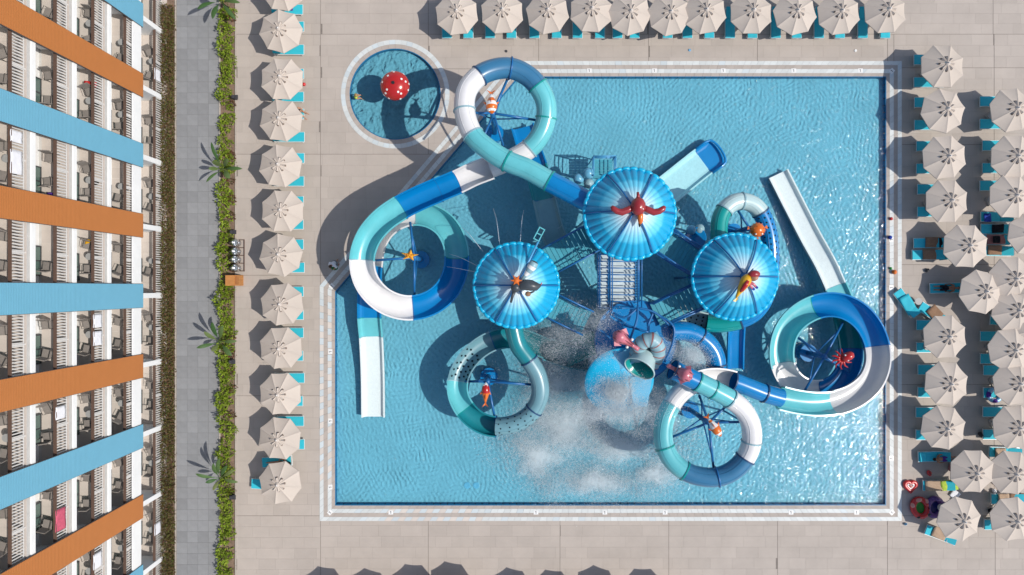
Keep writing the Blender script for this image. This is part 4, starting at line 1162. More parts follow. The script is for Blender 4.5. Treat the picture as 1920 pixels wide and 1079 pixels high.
# --- masts that carry the loops
def mast(label,base,htop,arms,braces=(),straps=()):
    p=at(*base); t=empty('slide_mast',p,0,label,'slide mast','slide masts')
    b=MB(); b.cyl(p+Vector((0,0,FZ)),p+Vector((0,0,htop)),.17,n=14); b.build('column',M['pipe'],t,smooth=True)
    b=MB(); b.cyl(p+Vector((0,0,FZ)),p+Vector((0,0,.35)),.62,n=24); b.build('base_barrel',M['blue'],t)
    top=p+Vector((0,0,htop))
    for a in arms:
        q=at(*a)
        b=MB(); b.cyl(top+Vector((0,0,-.1)),q,.085,n=8); b.build('arm',M['pipe'],t,smooth=True)
        b=MB(); b.cyl(p+Vector((0,0,htop-1.6)),top.lerp(q,.72)+Vector((0,0,-.12)),.05,n=8); b.build('strut',M['pipe'],t,smooth=True)
    for a,c in braces:
        b=MB(); b.cyl(at(*a),at(*c),.07,n=8); b.build('brace',M['pipe'],t,smooth=True)
    return t
mast('blue mast inside the upper left closed loop',(928,252),5.8,[(951,150,5.6),(1004,226,5.1),(882,212,6.1)],[((926,215,5.2),(947,285,4.4)),((922,222,5.0),(905,262,5.6))])
mast('blue mast inside the open left spiral',(790,488),3.6,[(769,417,3.4),(702,489,3.4),(777,560,2.9)])
mast('blue mast inside the shaded lower left loop',(917,706),2.9,[(872,716,1.9),(996,722,2.9),(932,806,2.2)])
mast('blue mast inside the lower right closed loop',(1292,768),4.9,[(1258,821,4.2),(1392,792,5.0),(1338,880,4.6),(1311,742,3.7),(1362,762,5.2)])
mast('blue mast inside the open right spiral',(1512,662),2.9,[(1580,606,1.9),(1508,735,2.8),(1490,630,1.5),(1592,698,1.0)])
mast('blue mast beside the orange puffer fish',(1373,437),3.6,[(1384,396,3.7),(1428,430,3.4)])
# straps clamped over two tubes
def strap(root,fr,i,r):
    p,s,u,t=fr[i]; b=MB()
    b.tube([p+(s*math.cos(w)+u*math.sin(w))*(r+.03) for w in [2*PI*k/20 for k in range(21)]],.06,6)
    b.build('clamp_ring',M['pipe'],root,smooth=True)
strap(A,frA,11*mA,.65); strap(E,frE,10*mE,.62)
# legs under the long run-outs
def legs(root,pts,w):
    for (px,py,h) in pts:
        q=at(px,py,h); b=MB(); b.cyl((q.x,q.y,FZ),(q.x,q.y,h-.05),.07,n=8); b.build('support_leg',M['pipe'],root)
legs(A,[(694,560,1.05),(858,343,4.0),(787,373,3.6),(716,417,3.4),(850,520,2.2)],1)
legs(E,[(1545,500,.75),(1433,738,3.0),(1531,758,2.5),(1640,660,1.8),(1584,577,1.4),(1407,800,4.9),(1261,865,4.1)],1)
legs(D,[(1010,720,2.6),(900,790,1.8),(862,720,1.5)],1); legs(G,[(1437,430,3.3),(1430,565,2.7),(1356,608,2.1)],1)

# ================================================================== TURRETS
def dome(cx,cy,hr,rpx,label,rot=0.0,plat=3.5):
    c=at(cx,cy,hr); k=(CAM_H-hr)/FPX; r=rpx*k; c0=Vector((c.x,c.y,0))
    t=empty('turret',c0,0,label,'turret','turrets of the play structure')
    S=r/2.6; N=36*6; rings=14; vs=[];fs=[]
    prof=[]
    for j in range(rings+1):
        s=j/rings; rad=.05+(r*.95-.05)*s; z=hr+.25+1.45*S*(1-s**1.9); prof.append((rad,z,s))
    prof+= [(r*.985,hr+.18,1),(r,hr+.02,1),(r*.985,hr-.16,1),(r*.93,hr-.2,1)]
    for rad,z,s in prof:
        for i in range(N):
            a=2*PI*i/N+rot; pl=abs(math.sin(a*18-rot*18))**.5
            f=1+.028*s*s*(pl-.6); dz=.075*s*(pl-.6)
            vs.append((rad*f*math.cos(a),rad*f*math.sin(a),z+dz))
    for j in range(len(prof)-1):
        for i in range(N): fs.append((j*N+i,(j+1)*N+i,(j+1)*N+(i+1)%N,j*N+(i+1)%N))
    mb=MB(); mb.add(vs,fs); mb.build('dome',M['dome'],t,smooth=True,local=True)
    b=MB(); pts=[]
    for i in range(217):
        a=2*PI*i/216+rot; pl=abs(math.sin((a-rot)*18))**.6
        rr=r*(.985+.022*pl); pts.append((rr*math.cos(a),rr*math.sin(a),hr+.02+.09*pl))
    b.tube(pts,.135,8)
    b.build('scalloped_rim',M['cyan'],t,smooth=True,local=True)
    for i in range(6):
        a=2*PI*i/6+rot
        b=MB(); pts=[]
        for j in range(0,rings+1,2):
            s=j/rings; rad=.12+(r*.965-.12)*s; z=hr+.25+1.45*S*(1-s**1.9)+.10; pts.append((rad*math.cos(a),rad*math.sin(a),z))
        pts.append((r*1.01*math.cos(a),r*1.01*math.sin(a),hr+.1))
        b.tube(pts,.052,8); b.build('rib',M['pipe'],t,smooth=True,local=True)
        b=MB(); b.cyl((r*.82*math.cos(a),r*.82*math.sin(a),FZ),(r*.82*math.cos(a),r*.82*math.sin(a),hr),.10,n=10); b.build('post',M['pipe'],t,smooth=True,local=True)
        # guard rail between the posts
        a2=a+PI/3
        b=MB()
        for zz in (.4,.75,1.1): b.cyl((r*.82*math.cos(a),r*.82*math.sin(a),plat+zz),(r*.82*math.cos(a2),r*.82*math.sin(a2),plat+zz),.03,n=6)
        if i%2: b.build('guard_rail',M['pipe_light'],t,local=True)
    b=MB(); b.prism([(r*.88*math.cos(2*PI*i/12+rot),r*.88*math.sin(2*PI*i/12+rot)) for i in range(12)],plat-.14,plat); b.build('platform',M['plank'],t,local=True)
    b=MB(); b.lathe([(0,hr+1.72*S+.2),(.22,hr+1.7*S+.14),(.26,hr+1.6*S+.05)],n=14); b.build('cap',M['pipe'],t,smooth=True,local=True)
    return t,c,r
dome(1180,402,8.6,84,'tallest blue scalloped turret roof, topped by the red bird',0,5.2)
dome(968,536,6.0,78,'left blue scalloped turret roof, topped by the charcoal figure',0,3.5)
dome(1377,520,6.0,79,'right blue scalloped turret roof, topped by the red and yellow figure',0,3.5)
# bridges with planks and rails
def bridge(a,b,w,label,n=12,mt='plank',rail_h=1.0,gap=.035):
    a,b=at(*a),at(*b); d=b-a; t=empty('rope_bridge',((a.x+b.x)/2,(a.y+b.y)/2,0),0,label,'bridge','bridges between turrets')
    hd=Vector((d.x,d.y,0)).normalized(); sd=Vector((-hd.y,hd.x,0))
    ang=math.atan2(hd.y,hd.x)
    L=d.length/n
    for i in range(n):
        p=a.lerp(b,(i+.5)/n)+Vector((0,0,-.18*math.sin(PI*(i+.5)/n)))
        m=MB(); m.box(p,(L-gap,w,.06),ang); m.build('plank',M[mt],t)
    for s in (-1,1):
        o=sd*s*(w/2+.04)
        for zz,rr in ((0,.06),(.55,.035),(rail_h,.06)):
            m=MB(); m.tube([a+o+Vector((0,0,zz)),a.lerp(b,.5)+o+Vector((0,0,zz-.16)),b+o+Vector((0,0,zz))],rr,7); m.build('side_rail',M['pipe'],t,smooth=True)
        m=MB()
        for i in range(0,n+1,3):
            p=a.lerp(b,i/n)+o+Vector((0,0,-.17*math.sin(PI*i/n))); m.cyl(p,p+Vector((0,0,rail_h)),.022,n=5)
        m.build('baluster_row',M['pipe'],t)['kind']='stuff'
    return t
bridge((1026,492,4.0),(1108,448,4.6),1.75,'slatted bridge from left turret up to the tallest turret',11)
bridge((1240,452,4.6),(1312,498,4.0),1.7,'slatted bridge from the tallest turret down to the right turret',11)
bridge((1306,556,3.7),(1228,592,3.3),1.6,'slatted bridge from right turret to the bucket platform',10)
bridge((1030,572,3.7),(1100,606,3.3),1.6,'slatted bridge from left turret to the bucket platform, in the spray',10)
# stair between the tallest turret and the bucket platform
def stair():
    t=empty('access_stair',at(1160,528),0,'pale stepped stair with blue rails between tallest turret and bucket platform','stair')
    z0,z1=5.0,2.6; n=14
    for i in range(n):
        f=(i+.5)/n; h=z0+(z1-z0)*f; y=478+100*f
        p=at(1167,y,h); m=MB(); m.box(p,(1.62,.275,.05)); m.build('tread',M['step'],t)
        p=at(1131,y,h); m=MB(); m.box(p,(.62,.265,.05)); m.build('tread',M['step'],t)
    for x in (1121,1140,1144,1191,1198):
        for dz in (.05,.95):
            m=MB(); m.cyl(at(x,476,z0)+Vector((0,0,dz)),at(x,580,z1)+Vector((0,0,dz)),.045,n=8); m.build('stair_rail',M['pipe'],t,smooth=True)
    for i in range(9):
        f=i/8; h=z0+(z1-z0)*f+.95
        m=MB(); m.cyl(at(1121,478+100*f,h),at(1192,478+100*f+1,h),.038,n=6); m.build('cross_bar',M['pipe'],t,smooth=True)
    for i in range(22):
        f=i/21; h=z0+(z1-z0)*f
        m=MB(); m.cyl(at(1191,476+103*f,h+.3),at(1198,476+103*f,h+.3),.025,n=6); m.build('ladder_rung',M['pipe_light'],t)
stair()
# bucket platform
def bucket():
    c=at(1192,640,3.0); t=empty('bucket_tower',(c.x,c.y,0),0,'round blue bucket platform with pipe frame in the middle of the spray','tower')
    b=MB(); k=45/1250; r=76*k
    b.prism([(c.x+r*math.cos(2*PI*i/40),c.y+r*math.sin(2*PI*i/40)) for i in range(40)],2.8,3.0); b.build('deck',M['blue'],t)
    b=MB(); b.lathe([(r-.02,3.0),(r+.05,3.05),(r+.05,2.75),(r-.02,2.75)],(c.x,c.y,0),40); b.build('deck_rim',M['pipe'],t)
    for i in range(6):
        a=2*PI*i/6+.3; b=MB(); b.cyl((c.x+r*.8*math.cos(a),c.y+r*.8*math.sin(a),FZ),(c.x+r*.8*math.cos(a),c.y+r*.8*math.sin(a),2.8),.12,n=10); b.build('post',M['pipe'],t,smooth=True)
    for pts in ([(1150,588,4.3),(1172,596,4.6),(1196,578,4.6)],[(1196,574,4.6),(1194,600,4.8),(1180,640,4.9),(1176,655,3.2)],[(1146,590,3.6),(1180,612,4.0),(1216,624,4.2)],[(1226,584,4.4),(1214,612,4.3)],[(1196,578,4.6),(1226,586,4.6),(1255,610,4.5)],[(1226,586,4.5),(1262,612,4.7),(1262,640,4.6),(1246,680,4.4)],[(1120,616,4.0),(1146,636,4.2)]):
        b=MB(); P,_=crom([at(*q) for q in pts],6); b.tube(P,.075,8); b.build('frame_pipe',M['pipe'],t,smooth=True)
bucket()
# big spreader dish under the tipping bucket
def dish():
    c=at(1162,717,4.2); t=empty('spreader_dish',(c.x,c.y,0),0,'large round blue spreader dish with pale side panels below the bucket','water feature')
    k=(CAM_H-4.2)/FPX; r=66*k
    tilt=Matrix.Rotation(R(16),3,'X')@Matrix.Rotation(R(6),3,'Y')
    b=MB(); N=48; prof=[(0,.42),(r*.25,.40),(r*.55,.28),(r*.85,.10),(r,-.02),(r+.03,-.10),(r-.05,-.16),(0,.2)]
    b.lathe(prof,(0,0,0),N); b.v=[tuple(tilt@Vector(v)+c) for v in b.v]; b.build('dish',M['cyan'],t,smooth=True)
    # sloping pale board on the left and the pale chute board on the right
    b=MB(); pts=[at(1116,690,4.6),at(1135,708,4.6),at(1248,652,5.4),at(1232,622,5.6)]
    b.add(pts+[p-Vector((0,0,.12)) for p in pts],[(0,1,2,3),(7,6,5,4),(0,4,5,1),(1,5,6,2),(2,6,7,3),(3,7,4,0)]); 
    b.build('side_board',M['skyblue'],t)
    b=MB(); pts=[at(1180,708,4.75),at(1224,704,4.75),at(1214,762,4.35),at(1188,766,4.35)]
    b.add(pts+[p-Vector((0,0,.08)) for p in pts],[(0,1,2,3),(7,6,5,4),(0,4,5,1),(1,5,6,2),(2,6,7,3),(3,7,4,0)]); b.build('chute_board',M['skyblue'],t)
    b=MB(); b.cyl((c.x,c.y,FZ),(c.x,c.y,4.1),.3,n=16); b.build('column',M['pipe'],t,smooth=True)
dish()
def tipping_bucket():
    c=at(1200,690,5.6); t=empty('tipping_bucket',(c.x,c.y,0),0,'tilted pale aqua bucket with dark teal inside, hung over the blue dish','water feature')
    axis=(at(1197,694,5.9)-at(1213,664,5.2)).normalized(); q=axis.to_track_quat('Z','Y').to_matrix()
    rr=.98
    def lath(prof):
        b=MB(); b.lathe(prof,(0,0,0),28); b.v=[tuple(c+q@Vector(v)) for v in b.v]; return b
    lath([(0,-1.3),(.5,-1.28),(.72,-.9),(.9,-.1),(rr,.05),(rr+.05,.10),(rr+.05,.04),(rr-.02,.0)]).build('shell',M['pale'],t,smooth=True)
    lath([(rr-.05,.08),(.84,-.1),(.66,-.88),(.4,-1.18),(0,-1.2)]).build('inside',M['green'],t,smooth=True)
    b=MB(); b.tube([c+q@Vector(((rr+.02)*math.cos(2*PI*i/28),(rr+.02)*math.sin(2*PI*i/28),.09)) for i in range(29)],.05,6); b.build('rim',M['pale'],t,smooth=True)
tipping_bucket()
def striped(name,label,path,r0,r1,mats,per,cat='figure',group=None):
    P,_=crom([at(*q) for q in path],10); n=len(P)
    t=empty(name,(P[0].x,P[0].y,0),0,label,cat,group)
    b=MB(); N=16
    for i,p in enumerate(P):
        tt=(P[min(i+1,n-1)]-P[max(i-1,0)]).normalized(); a=tt.cross(Vector((0,0,1))).normalized(); c=a.cross(tt); rad=r0+(r1-r0)*i/(n-1)
        rad*=1+.05*math.cos(2*PI*i/per)
        for k in range(N): b.v.append(tuple(p+(a*math.cos(2*PI*k/N)+c*math.sin(2*PI*k/N))*rad))
    for i in range(n-1):
        for k in range(N): b.f.append((i*N+k,i*N+(k+1)%N,(i+1)*N+(k+1)%N,(i+1)*N+k)); b.m.append(1 if i%per==per-1 else 0)
    b.f.append(tuple(range(N))); b.m.append(0); b.f.append(tuple((n-1)*N+k for k in range(N-1,-1,-1))); b.m.append(0)
    b.build('striped_hose',mats,t,smooth=True)
    return t
striped('striped_hose_figure','grey hose with thin red stripes bending over the tipping bucket',[(1192,672,4.9),(1196,656,5.3),(1206,642,5.8),(1222,638,6.0),(1233,650,5.8),(1232,668,5.4),(1222,684,5.0)],.47,.47,[M['greyblue'],M['stripe_red']],6,'figure')
# ================================================================== FIGURES ON THE PLAY STRUCTURE
def loft(mb,pts,rads,n=14,mi=None,flat=1.0):
    """body made of rings of different radius along a line"""
    P=[Vector(p) for p in pts]; N=len(P); b=len(mb.v)
    for i,p in enumerate(P):
        t=(P[min(i+1,N-1)]-P[max(i-1,0)]).normalized(); a=t.cross(Vector((0,0,1)))
        a = a.normalized() if a.length>1e-3 else Vector((1,0,0)); c=a.cross(t)
        for k in range(n): mb.v.append(tuple(p+(a*math.cos(2*PI*k/n)+c*math.sin(2*PI*k/n)*flat)*rads[i]))
    for i in range(N-1):
        for k in range(n): mb.f.append((b+i*n+k,b+i*n+(k+1)%n,b+(i+1)*n+(k+1)%n,b+(i+1)*n+k)); mb.m.append(mi[i] if mi else 0)
    mb.f.append(tuple(b+k for k in range(n-1,-1,-1))); mb.m.append(mi[0] if mi else 0)
    mb.f.append(tuple(b+(N-1)*n+k for k in range(n))); mb.m.append(mi[-1] if mi else 0)
def fish(label,nose,tail,rad,mats,pattern,h_post,group='fish figures'):
    a,b_=at(*nose),at(*tail); d=b_-a
    t=empty('fish_figure',(a.x,a.y,0),0,label,'fish figure')
    prof=[.12,.55,.82,.97,1.0,.94,.82,.66,.48,.3,.18]; n=len(prof)
    m=MB(); loft(m,[a+d*(i/(n-1)*.86) for i in range(n)],[rad*p for p in prof],16,pattern); m.build('body',mats,t,smooth=True)
    hd=d.normalized(); sd=Vector((-hd.y,hd.x,0)).normalized(); e=a+d*.84
    m=MB(); m.add([e+Vector((0,0,.05)),e+d*.2+sd*rad*.75+Vector((0,0,.1)),e+d*.12,e+d*.2-sd*rad*.75+Vector((0,0,.1)),e-Vector((0,0,.05)),e+d*.2+sd*rad*.75-Vector((0,0,.0)),e+d*.12-Vector((0,0,.06)),e+d*.2-sd*rad*.75],[(0,1,2),(0,2,3),(4,6,5),(4,7,6),(0,4,5,1),(1,5,6,2),(2,6,7,3),(3,7,4,0)]); m.build('tail_fin',mats[0],t)
    for s in (-1,1):
        q=a+d*.32+sd*s*rad*.85
        m=MB(); m.add([q,q+d*.2+sd*s*rad*.5,q+d*.16,q+Vector((0,0,.06)),q+d*.2+sd*s*rad*.5+Vector((0,0,.04)),q+d*.16+Vector((0,0,.06))],[(0,2,1),(3,4,5),(0,1,4,3),(1,2,5,4),(2,0,3,5)]); m.build('side_fin',mats[0],t)
        m=MB(); m.ball(a+d*.12+sd*s*rad*.42+Vector((0,0,rad*.42)),rad*.16,nu=8,nv=6); m.build('eye',M['dot_white'],t,smooth=True)
    m=MB(); q=a+d*.4; m.add([q+Vector((0,0,rad*.8)),q+d*.3+Vector((0,0,rad*.6)),q+d*.22+Vector((0,0,rad*1.35)),q+sd*.03+Vector((0,0,rad*.8)),q+sd*.03+d*.3+Vector((0,0,rad*.6)),q+sd*.03+d*.22+Vector((0,0,rad*1.35))],[(0,1,2),(3,5,4),(0,3,4,1),(1,4,5,2),(2,5,3,0)]); m.build('back_fin',mats[0],t)
    q=a+d*.4; m=MB(); m.cyl((q.x,q.y,h_post),(q.x,q.y,q.z-rad*.5),.05,n=8); m.build('post',M['pipe'],t)
    return t
OW=[M['orange'],M['dot_white']]
fish('orange and white striped fish inside the upper left closed loop',(922,214,6.9),(921,172,6.7),.36,OW,[0,1,0,0,1,1,0,0,1,1],5.7)
fish('orange fish with red nose inside the shaded lower left loop',(911,718,3.6),(910,762,3.4),.28,[M['orange'],M['red'],M['dot_white']],[2,1,1,1,1,0,0,0,0,0],2.8)
fish('orange and white koi above the mast of the lower right loop',(1352,819,5.9),(1324,780,5.7),.30,OW,[0,1,0,0,0,1,1,1,0,1],4.8)
def starfish(label,c,r,m,rot=0):
    c=at(*c); t=empty('starfish_figure',(c.x,c.y,0),0,label,'starfish figure'); b=MB()
    n=5; vs=[c+Vector((0,0,.16)),c-Vector((0,0,.10))]
    for i in range(10):
        a=rot+PI*i/5; rr=r if i%2==0 else r*.42
        vs.append(c+Vector((rr*math.cos(a),rr*math.sin(a)*.62,.05 if i%2==0 else .02)))
    fs=[]
    for i in range(10): fs+=[(0,2+i,2+(i+1)%10),(1,2+(i+1)%10,2+i)]
    b.add(vs,fs); b.build('body',m,t)
    b=MB()
    for i in range(5):
        a=rot+2*PI*i/5
        for q in (.25,.5): b.ball(c+Vector((r*q*math.cos(a),r*q*math.sin(a)*.62,.14*(1-q)+.04)),.05,nu=6,nv=4)
    b.build('bumps',M['orange'],t)
    b=MB(); b.cyl((c.x,c.y,3.5),c,.05,n=8); b.build('post',M['pipe'],t)
starfish('yellow starfish on the mast of the open left spiral',(768,480,4.2),.62,M['yellow'],.15)
def octopus(label,c,ang):
    c=at(*c); t=empty('octopus_figure',(c.x,c.y,0),0,label,'octopus figure')
    d=Vector((math.cos(ang),math.sin(ang),0))
    b=MB(); loft(b,[c,c+d*.2+Vector((0,0,.1)),c+d*.45+Vector((0,0,.16)),c+d*.68+Vector((0,0,.16)),c+d*.8+Vector((0,0,.14))],[.2,.27,.30,.24,.08],14); b.build('head',M['red'],t,smooth=True)
    for i in range(8):
        a=ang+PI+(i-3.5)*.62; e=Vector((math.cos(a),math.sin(a),0)); e2=Vector((math.cos(a+.5),math.sin(a+.5),0))
        b=MB(); b.tube([c,c+e*.3+Vector((0,0,.05)),c+e*.5+Vector((0,0,-.05)),c+e*.5+e2*.22+Vector((0,0,.03))],[.10,.08,.06,.02],8); b.build('tentacle',M['red'],t,smooth=True)
    for s in (-1,1):
        b=MB(); b.ball(c+d*.22+Vector((-d.y,d.x,0))*s*.2+Vector((0,0,.3)),.06,nu=8,nv=6); b.build('eye',M['dot_white'],t)
    b=MB(); b.cyl((c.x,c.y,2.7),c,.05,n=8); b.build('post',M['pipe'],t)
octopus('red octopus on the mast of the open right spiral',(1578,674,3.6),.5)
def puffer():
    c=at(1420,432,4.9); t=empty('puffer_fish_figure',(c.x,c.y,0),0,'round orange puffer fish over the dotted blue tube','fish figure')
    b=MB(); b.ball(c,.46,(1,1,.95),18,12); b.build('body',M['orange'],t,smooth=True)
    b=MB()
    for i in range(40):
        v=rvec(random); b.cyl(c+v*.44,c+v*.53,.035,.004,n=5)
    b.build('spines',M['orange'],t)['kind']='stuff'
    for dx,dy in ((.5,.15),(-.5,.1),(.0,-.55)):
        b=MB(); q=c+Vector((dx,dy,0)); e=Vector((dx,dy,0)).normalized(); s=Vector((-e.y,e.x,0))
        b.add([q-e*.1,q+e*.14+s*.12,q+e*.14-s*.12,q-e*.1+Vector((0,0,.05)),q+e*.14+s*.12+Vector((0,0,.05)),q+e*.14-s*.12+Vector((0,0,.05))],[(0,2,1),(3,4,5),(0,1,4,3),(1,2,5,4),(2,0,3,5)]); b.build('fin',M['orange'],t)
    for s in (-1,1):
        b=MB(); b.ball(c+Vector((s*.2,-.28,.28)),.07,nu=8,nv=6); b.build('eye',M['dot_white'],t)
    b=MB(); b.cyl((c.x,c.y,3.5),c,.06,n=8); b.build('post',M['pipe'],t)
puffer()
def squid(label,head,tip,rad):
    a,b_=at(*head),at(*tip); d=b_-a; t=empty('squid_figure',(a.x,a.y,0),0,label,'squid figure')
    prof=[.25,.75,1.0,.98,.85,.68,.5,.36,.28,.26,.34,.30]; n=len(prof)
    m=MB(); loft(m,[a+d*(i/(n-1)) for i in range(n)],[rad*p for p in prof],14,[0,0,0,0,0,0,0,0,0,0,0]); m.build('body',[M['pink'],M['pinkdark']],t,smooth=True)
    sd=Vector((-d.y,d.x,0)).normalized()
    for s in (-1,0,1):
        m=MB(); m.tube([a+sd*s*rad*.55+d*.04+Vector((0,0,rad*.5)),a+d*.35+sd*s*rad*.6+Vector((0,0,rad*.78)),a+d*.75+sd*s*rad*.2+Vector((0,0,rad*.4))],.035,6); m.build('groove',M['pinkdark'],t,smooth=True)
    for s in (-1,1):
        m=MB(); m.ball(a+d*.62+sd*s*rad*.62+Vector((0,0,rad*.3)),rad*.22,nu=10,nv=6); m.build('eye',M['dot_white'],t)
        m=MB(); q=a+d*.15+sd*s*rad*.9; m.add([q,q+d*.3,q+d*.1+sd*s*rad*.6,q+Vector((0,0,.06)),q+d*.3+Vector((0,0,.06)),q+d*.1+sd*s*rad*.6+Vector((0,0,.06))],[(0,2,1),(3,4,5),(0,1,4,3),(1,2,5,4),(2,0,3,5)]); m.build('fin',M['pink'],t)
    m=MB(); p=a+d*.5; m.cyl((p.x,p.y,3.0),p,.05,n=8); m.build('post',M['pipe'],t)
squid('pink squid left of the striped hose, snout pointing down right',(1151,625,7.4),(1197,656,7.1),.44)
squid('pink squid right of the tipping bucket, tail over the blue tube',(1297,710,7.3),(1252,686,6.3),.44)
def redbird():
    c=at(1196,386,10.6); t=empty('bird_figure',(c.x,c.y,0),0,'dark red bird with spread wings and orange beak on tallest turret','bird figure')
    k=(CAM_H-10.6)/FPX
    V=lambda dx,dy,z=0: c+Vector((dx*k,-dy*k,z))
    b=MB(); loft(b,[V(0,-14),V(0,-9,.05),V(0,-2,.1),V(0,6,.1),V(-1,13,0),V(-2,18,-.1)],[.12,.32,.42,.42,.34,.1],16); b.build('body',M['maroon'],t,smooth=True)
    b=MB(); b.tube([V(0,-12,.0),V(0,-18,.1),V(-.5,-24,.05)],[.13,.09,.08],10); b.build('tail',M['maroon'],t,smooth=True)
    for s in (-1,1):
        b=MB(); loft(b,[V(s*9,3,.05),V(s*18,8,.02),V(s*30,13,0),V(s*40,11,.05),V(s*47,6,.1),V(s*50,2,.12)],[.16,.19,.20,.18,.16,.08],12); b.build('wing',M['maroon'],t,smooth=True)
    b=MB(); loft(b,[V(3,11,.1),V(4,20,.1),V(4.5,30,.05),V(4,34,0)],[.15,.17,.15,.10],12); b.build('beak',M['orange'],t,smooth=True)
    b=MB(); loft(b,[V(4,33,.0),V(3.5,38,-.05),V(3,41,-.08)],[.11,.06,.01],10); b.build('beak_tip',M['black'],t,smooth=True)
    for s in (-1,1):
        b=MB(); b.ball(V(s*5+1,8,.38),.08,nu=8,nv=6); b.build('eye',M['dot_white'],t)
    b=MB(); q=V(-6,6); b.cyl((q.x,q.y,9.9),q+Vector((0,0,.1)),.07,n=8); b.build('post',M['pipe'],t)
redbird()
def darkfig():
    c=at(980,536,8.3); t=empty('animal_figure',(c.x,c.y,0),0,'charcoal animal figure with striped raised tail on the left turret','animal figure')
    k=(CAM_H-8.3)/FPX; V=lambda dx,dy,z=0: c+Vector((dx*k,-dy*k,z))
    b=MB(); loft(b,[V(-9,4,0),V(-2,1,.1),V(6,-1,.15),V(16,0,.15),V(26,2,.08),V(32,0,.0),V(35,-2,0)],[.18,.27,.33,.33,.26,.12,.03],16); b.build('body',M['charcoal'],t,smooth=True)
    b=MB(); b.ball(V(-13,4,.1),.30,(1,1,.9),16,10); b.build('head',M['charcoal'],t,smooth=True)
    b=MB(); b.ball(V(-12,-9,.2),.20,(1,1,.8),10,7)
    for i in range(6):
        a=2*PI*i/6; q=V(-12,-9,.2); b.cyl(q+Vector((math.cos(a)*.12,math.sin(a)*.12,.04)),q+Vector((math.cos(a)*.34,math.sin(a)*.34,.08)),.08,.015,n=6)
    b.build('flower',M['orange'],t)
    b=MB(); b.tube([V(-15,9,0),V(-19,20,0),V(-22,32,-.1)],[.12,.09,.07],10); b.build('arm',M['charcoal'],t,smooth=True)
    b=MB(); b.tube([V(33,0,0),V(36,-5,.1)],[.05,.03],8); b.build('toe',M['pink'],t,smooth=True)
    b=MB(); loft(b,[V(-2,-11,.1),V(5,-19,.2),V(10,-25,.25),V(14,-31,.3),V(18,-36,.33),V(22,-43,.36),V(23,-45,.36)],[.09,.12,.2,.25,.28,.25,.1],14,[2,1,2,1,2,0]); b.build('tail',[M['charcoal'],M['dot_white'],M['greyblue']],t,smooth=True)
    b=MB(); b.ball(V(10,16,.0),.16,(1.1,1,.8),12,8); b.build('shell',M['cloth_brown'],t,smooth=True)
    b=MB(); b.tube([V(12,15),V(20,12),V(24,9)],[.06,.05,.02],8); b.build('paw',M['charcoal'],t,smooth=True)
    b=MB(); q=V(-2,0); b.cyl((q.x,q.y,7.2),q,.08,n=8); b.build('post',M['pipe'],t)
darkfig()
def monkeyfig():
    c=at(1398,527,8.1); t=empty('animal_figure',(c.x,c.y,0),0,'red and yellow tailed figure with red cap on the right turret','animal figure')
    k=(CAM_H-8.1)/FPX; V=lambda dx,dy,z=0: c+Vector((dx*k,-dy*k,z))
    b=MB(); loft(b,[V(4,-9,.1),V(0,-2,.15),V(-4,6,.12),V(-9,16,.05),V(-14,25,0),V(-18,33,0)],[.2,.32,.30,.22,.11,.05],14); b.build('body',M['yellow'],t,smooth=True)
    b=MB(); loft(b,[V(0,0,.42),V(-4,8,.38),V(-9,17,.23),V(-12,22,.1)],[.1,.15,.12,.05],10); b.build('belly_stripe',M['red'],t,smooth=True)
    b=MB(); b.ball(V(13,-8,.15),.30,(1,1,.9),16,10); b.build('head',M['cloth_brown'],t,smooth=True)
    b=MB(); b.ball(V(13,-12,.25),.32,(1.15,.75,.75),16,8); b.build('cap',M['maroon'],t,smooth=True)
    b=MB(); b.ball(V(15,-5,.32),.17,(1,.9,.7),12,8); b.build('face',M['skin'],t,smooth=True)
    for s,(x,y) in ((0,(14,7)),(1,(8,10))):
        b=MB(); b.tube([V(6,2,.1),V(x,y,.1),V(x+4,y+4,.05)],[.1,.09,.08],8); b.build('arm',M['pink'] ,t,smooth=True)
        b=MB(); b.cyl(V(x+3,y+3,.05),V(x+8,y+7,.02),.08,n=8); b.build('cuff',M['cloth_blue'],t,smooth=True)
    b=MB(); b.add([V(-17,32,.05),V(-24,38,.05),V(-19,40,.02),V(-14,34,.05),V(-17,32,-.03),V(-24,38,-.03),V(-19,40,-.05),V(-14,34,-.03)],[(0,1,2,3),(7,6,5,4),(0,4,5,1),(1,5,6,2),(2,6,7,3),(3,7,4,0)]); b.build('tail_fin',M['yellow'],t)
    b=MB(); b.tube([V(3,-10,.2),V(7,-18,.3),V(11,-22,.3)],.04,7); b.build('staff',M['pipe_dark'],t,smooth=True)
    b=MB(); q=V(-2,2); b.cyl((q.x,q.y,7.2),q,.08,n=8); b.build('post',M['pipe'],t)
monkeyfig()
# spray arm with little teal sign frame beside the left turret
def sprayarm():
    t=empty('water_cannon',at(1000,470),0,'blue water cannon arm with a small teal frame above the left turret','water cannon')
    b=MB(); b.cyl(at(975,524,7.4),at(1012,448,6.9),.07,n=8); b.build('arm',M['pipe_light'],t,smooth=True)
    b=MB(); c=at(1011,440,7.0); q=Matrix.Rotation(R(62),3,'Z')
    for s in (-1,1): b.box(c+q@Vector((0,s*.17,0)),(.85,.06,.07),M=q)
    for s in (-1,0,1): b.box(c+q@Vector((s*.39,0,0)),(.06,.30,.07),M=q)
    b.build('frame',M['turq'],t)
sprayarm()
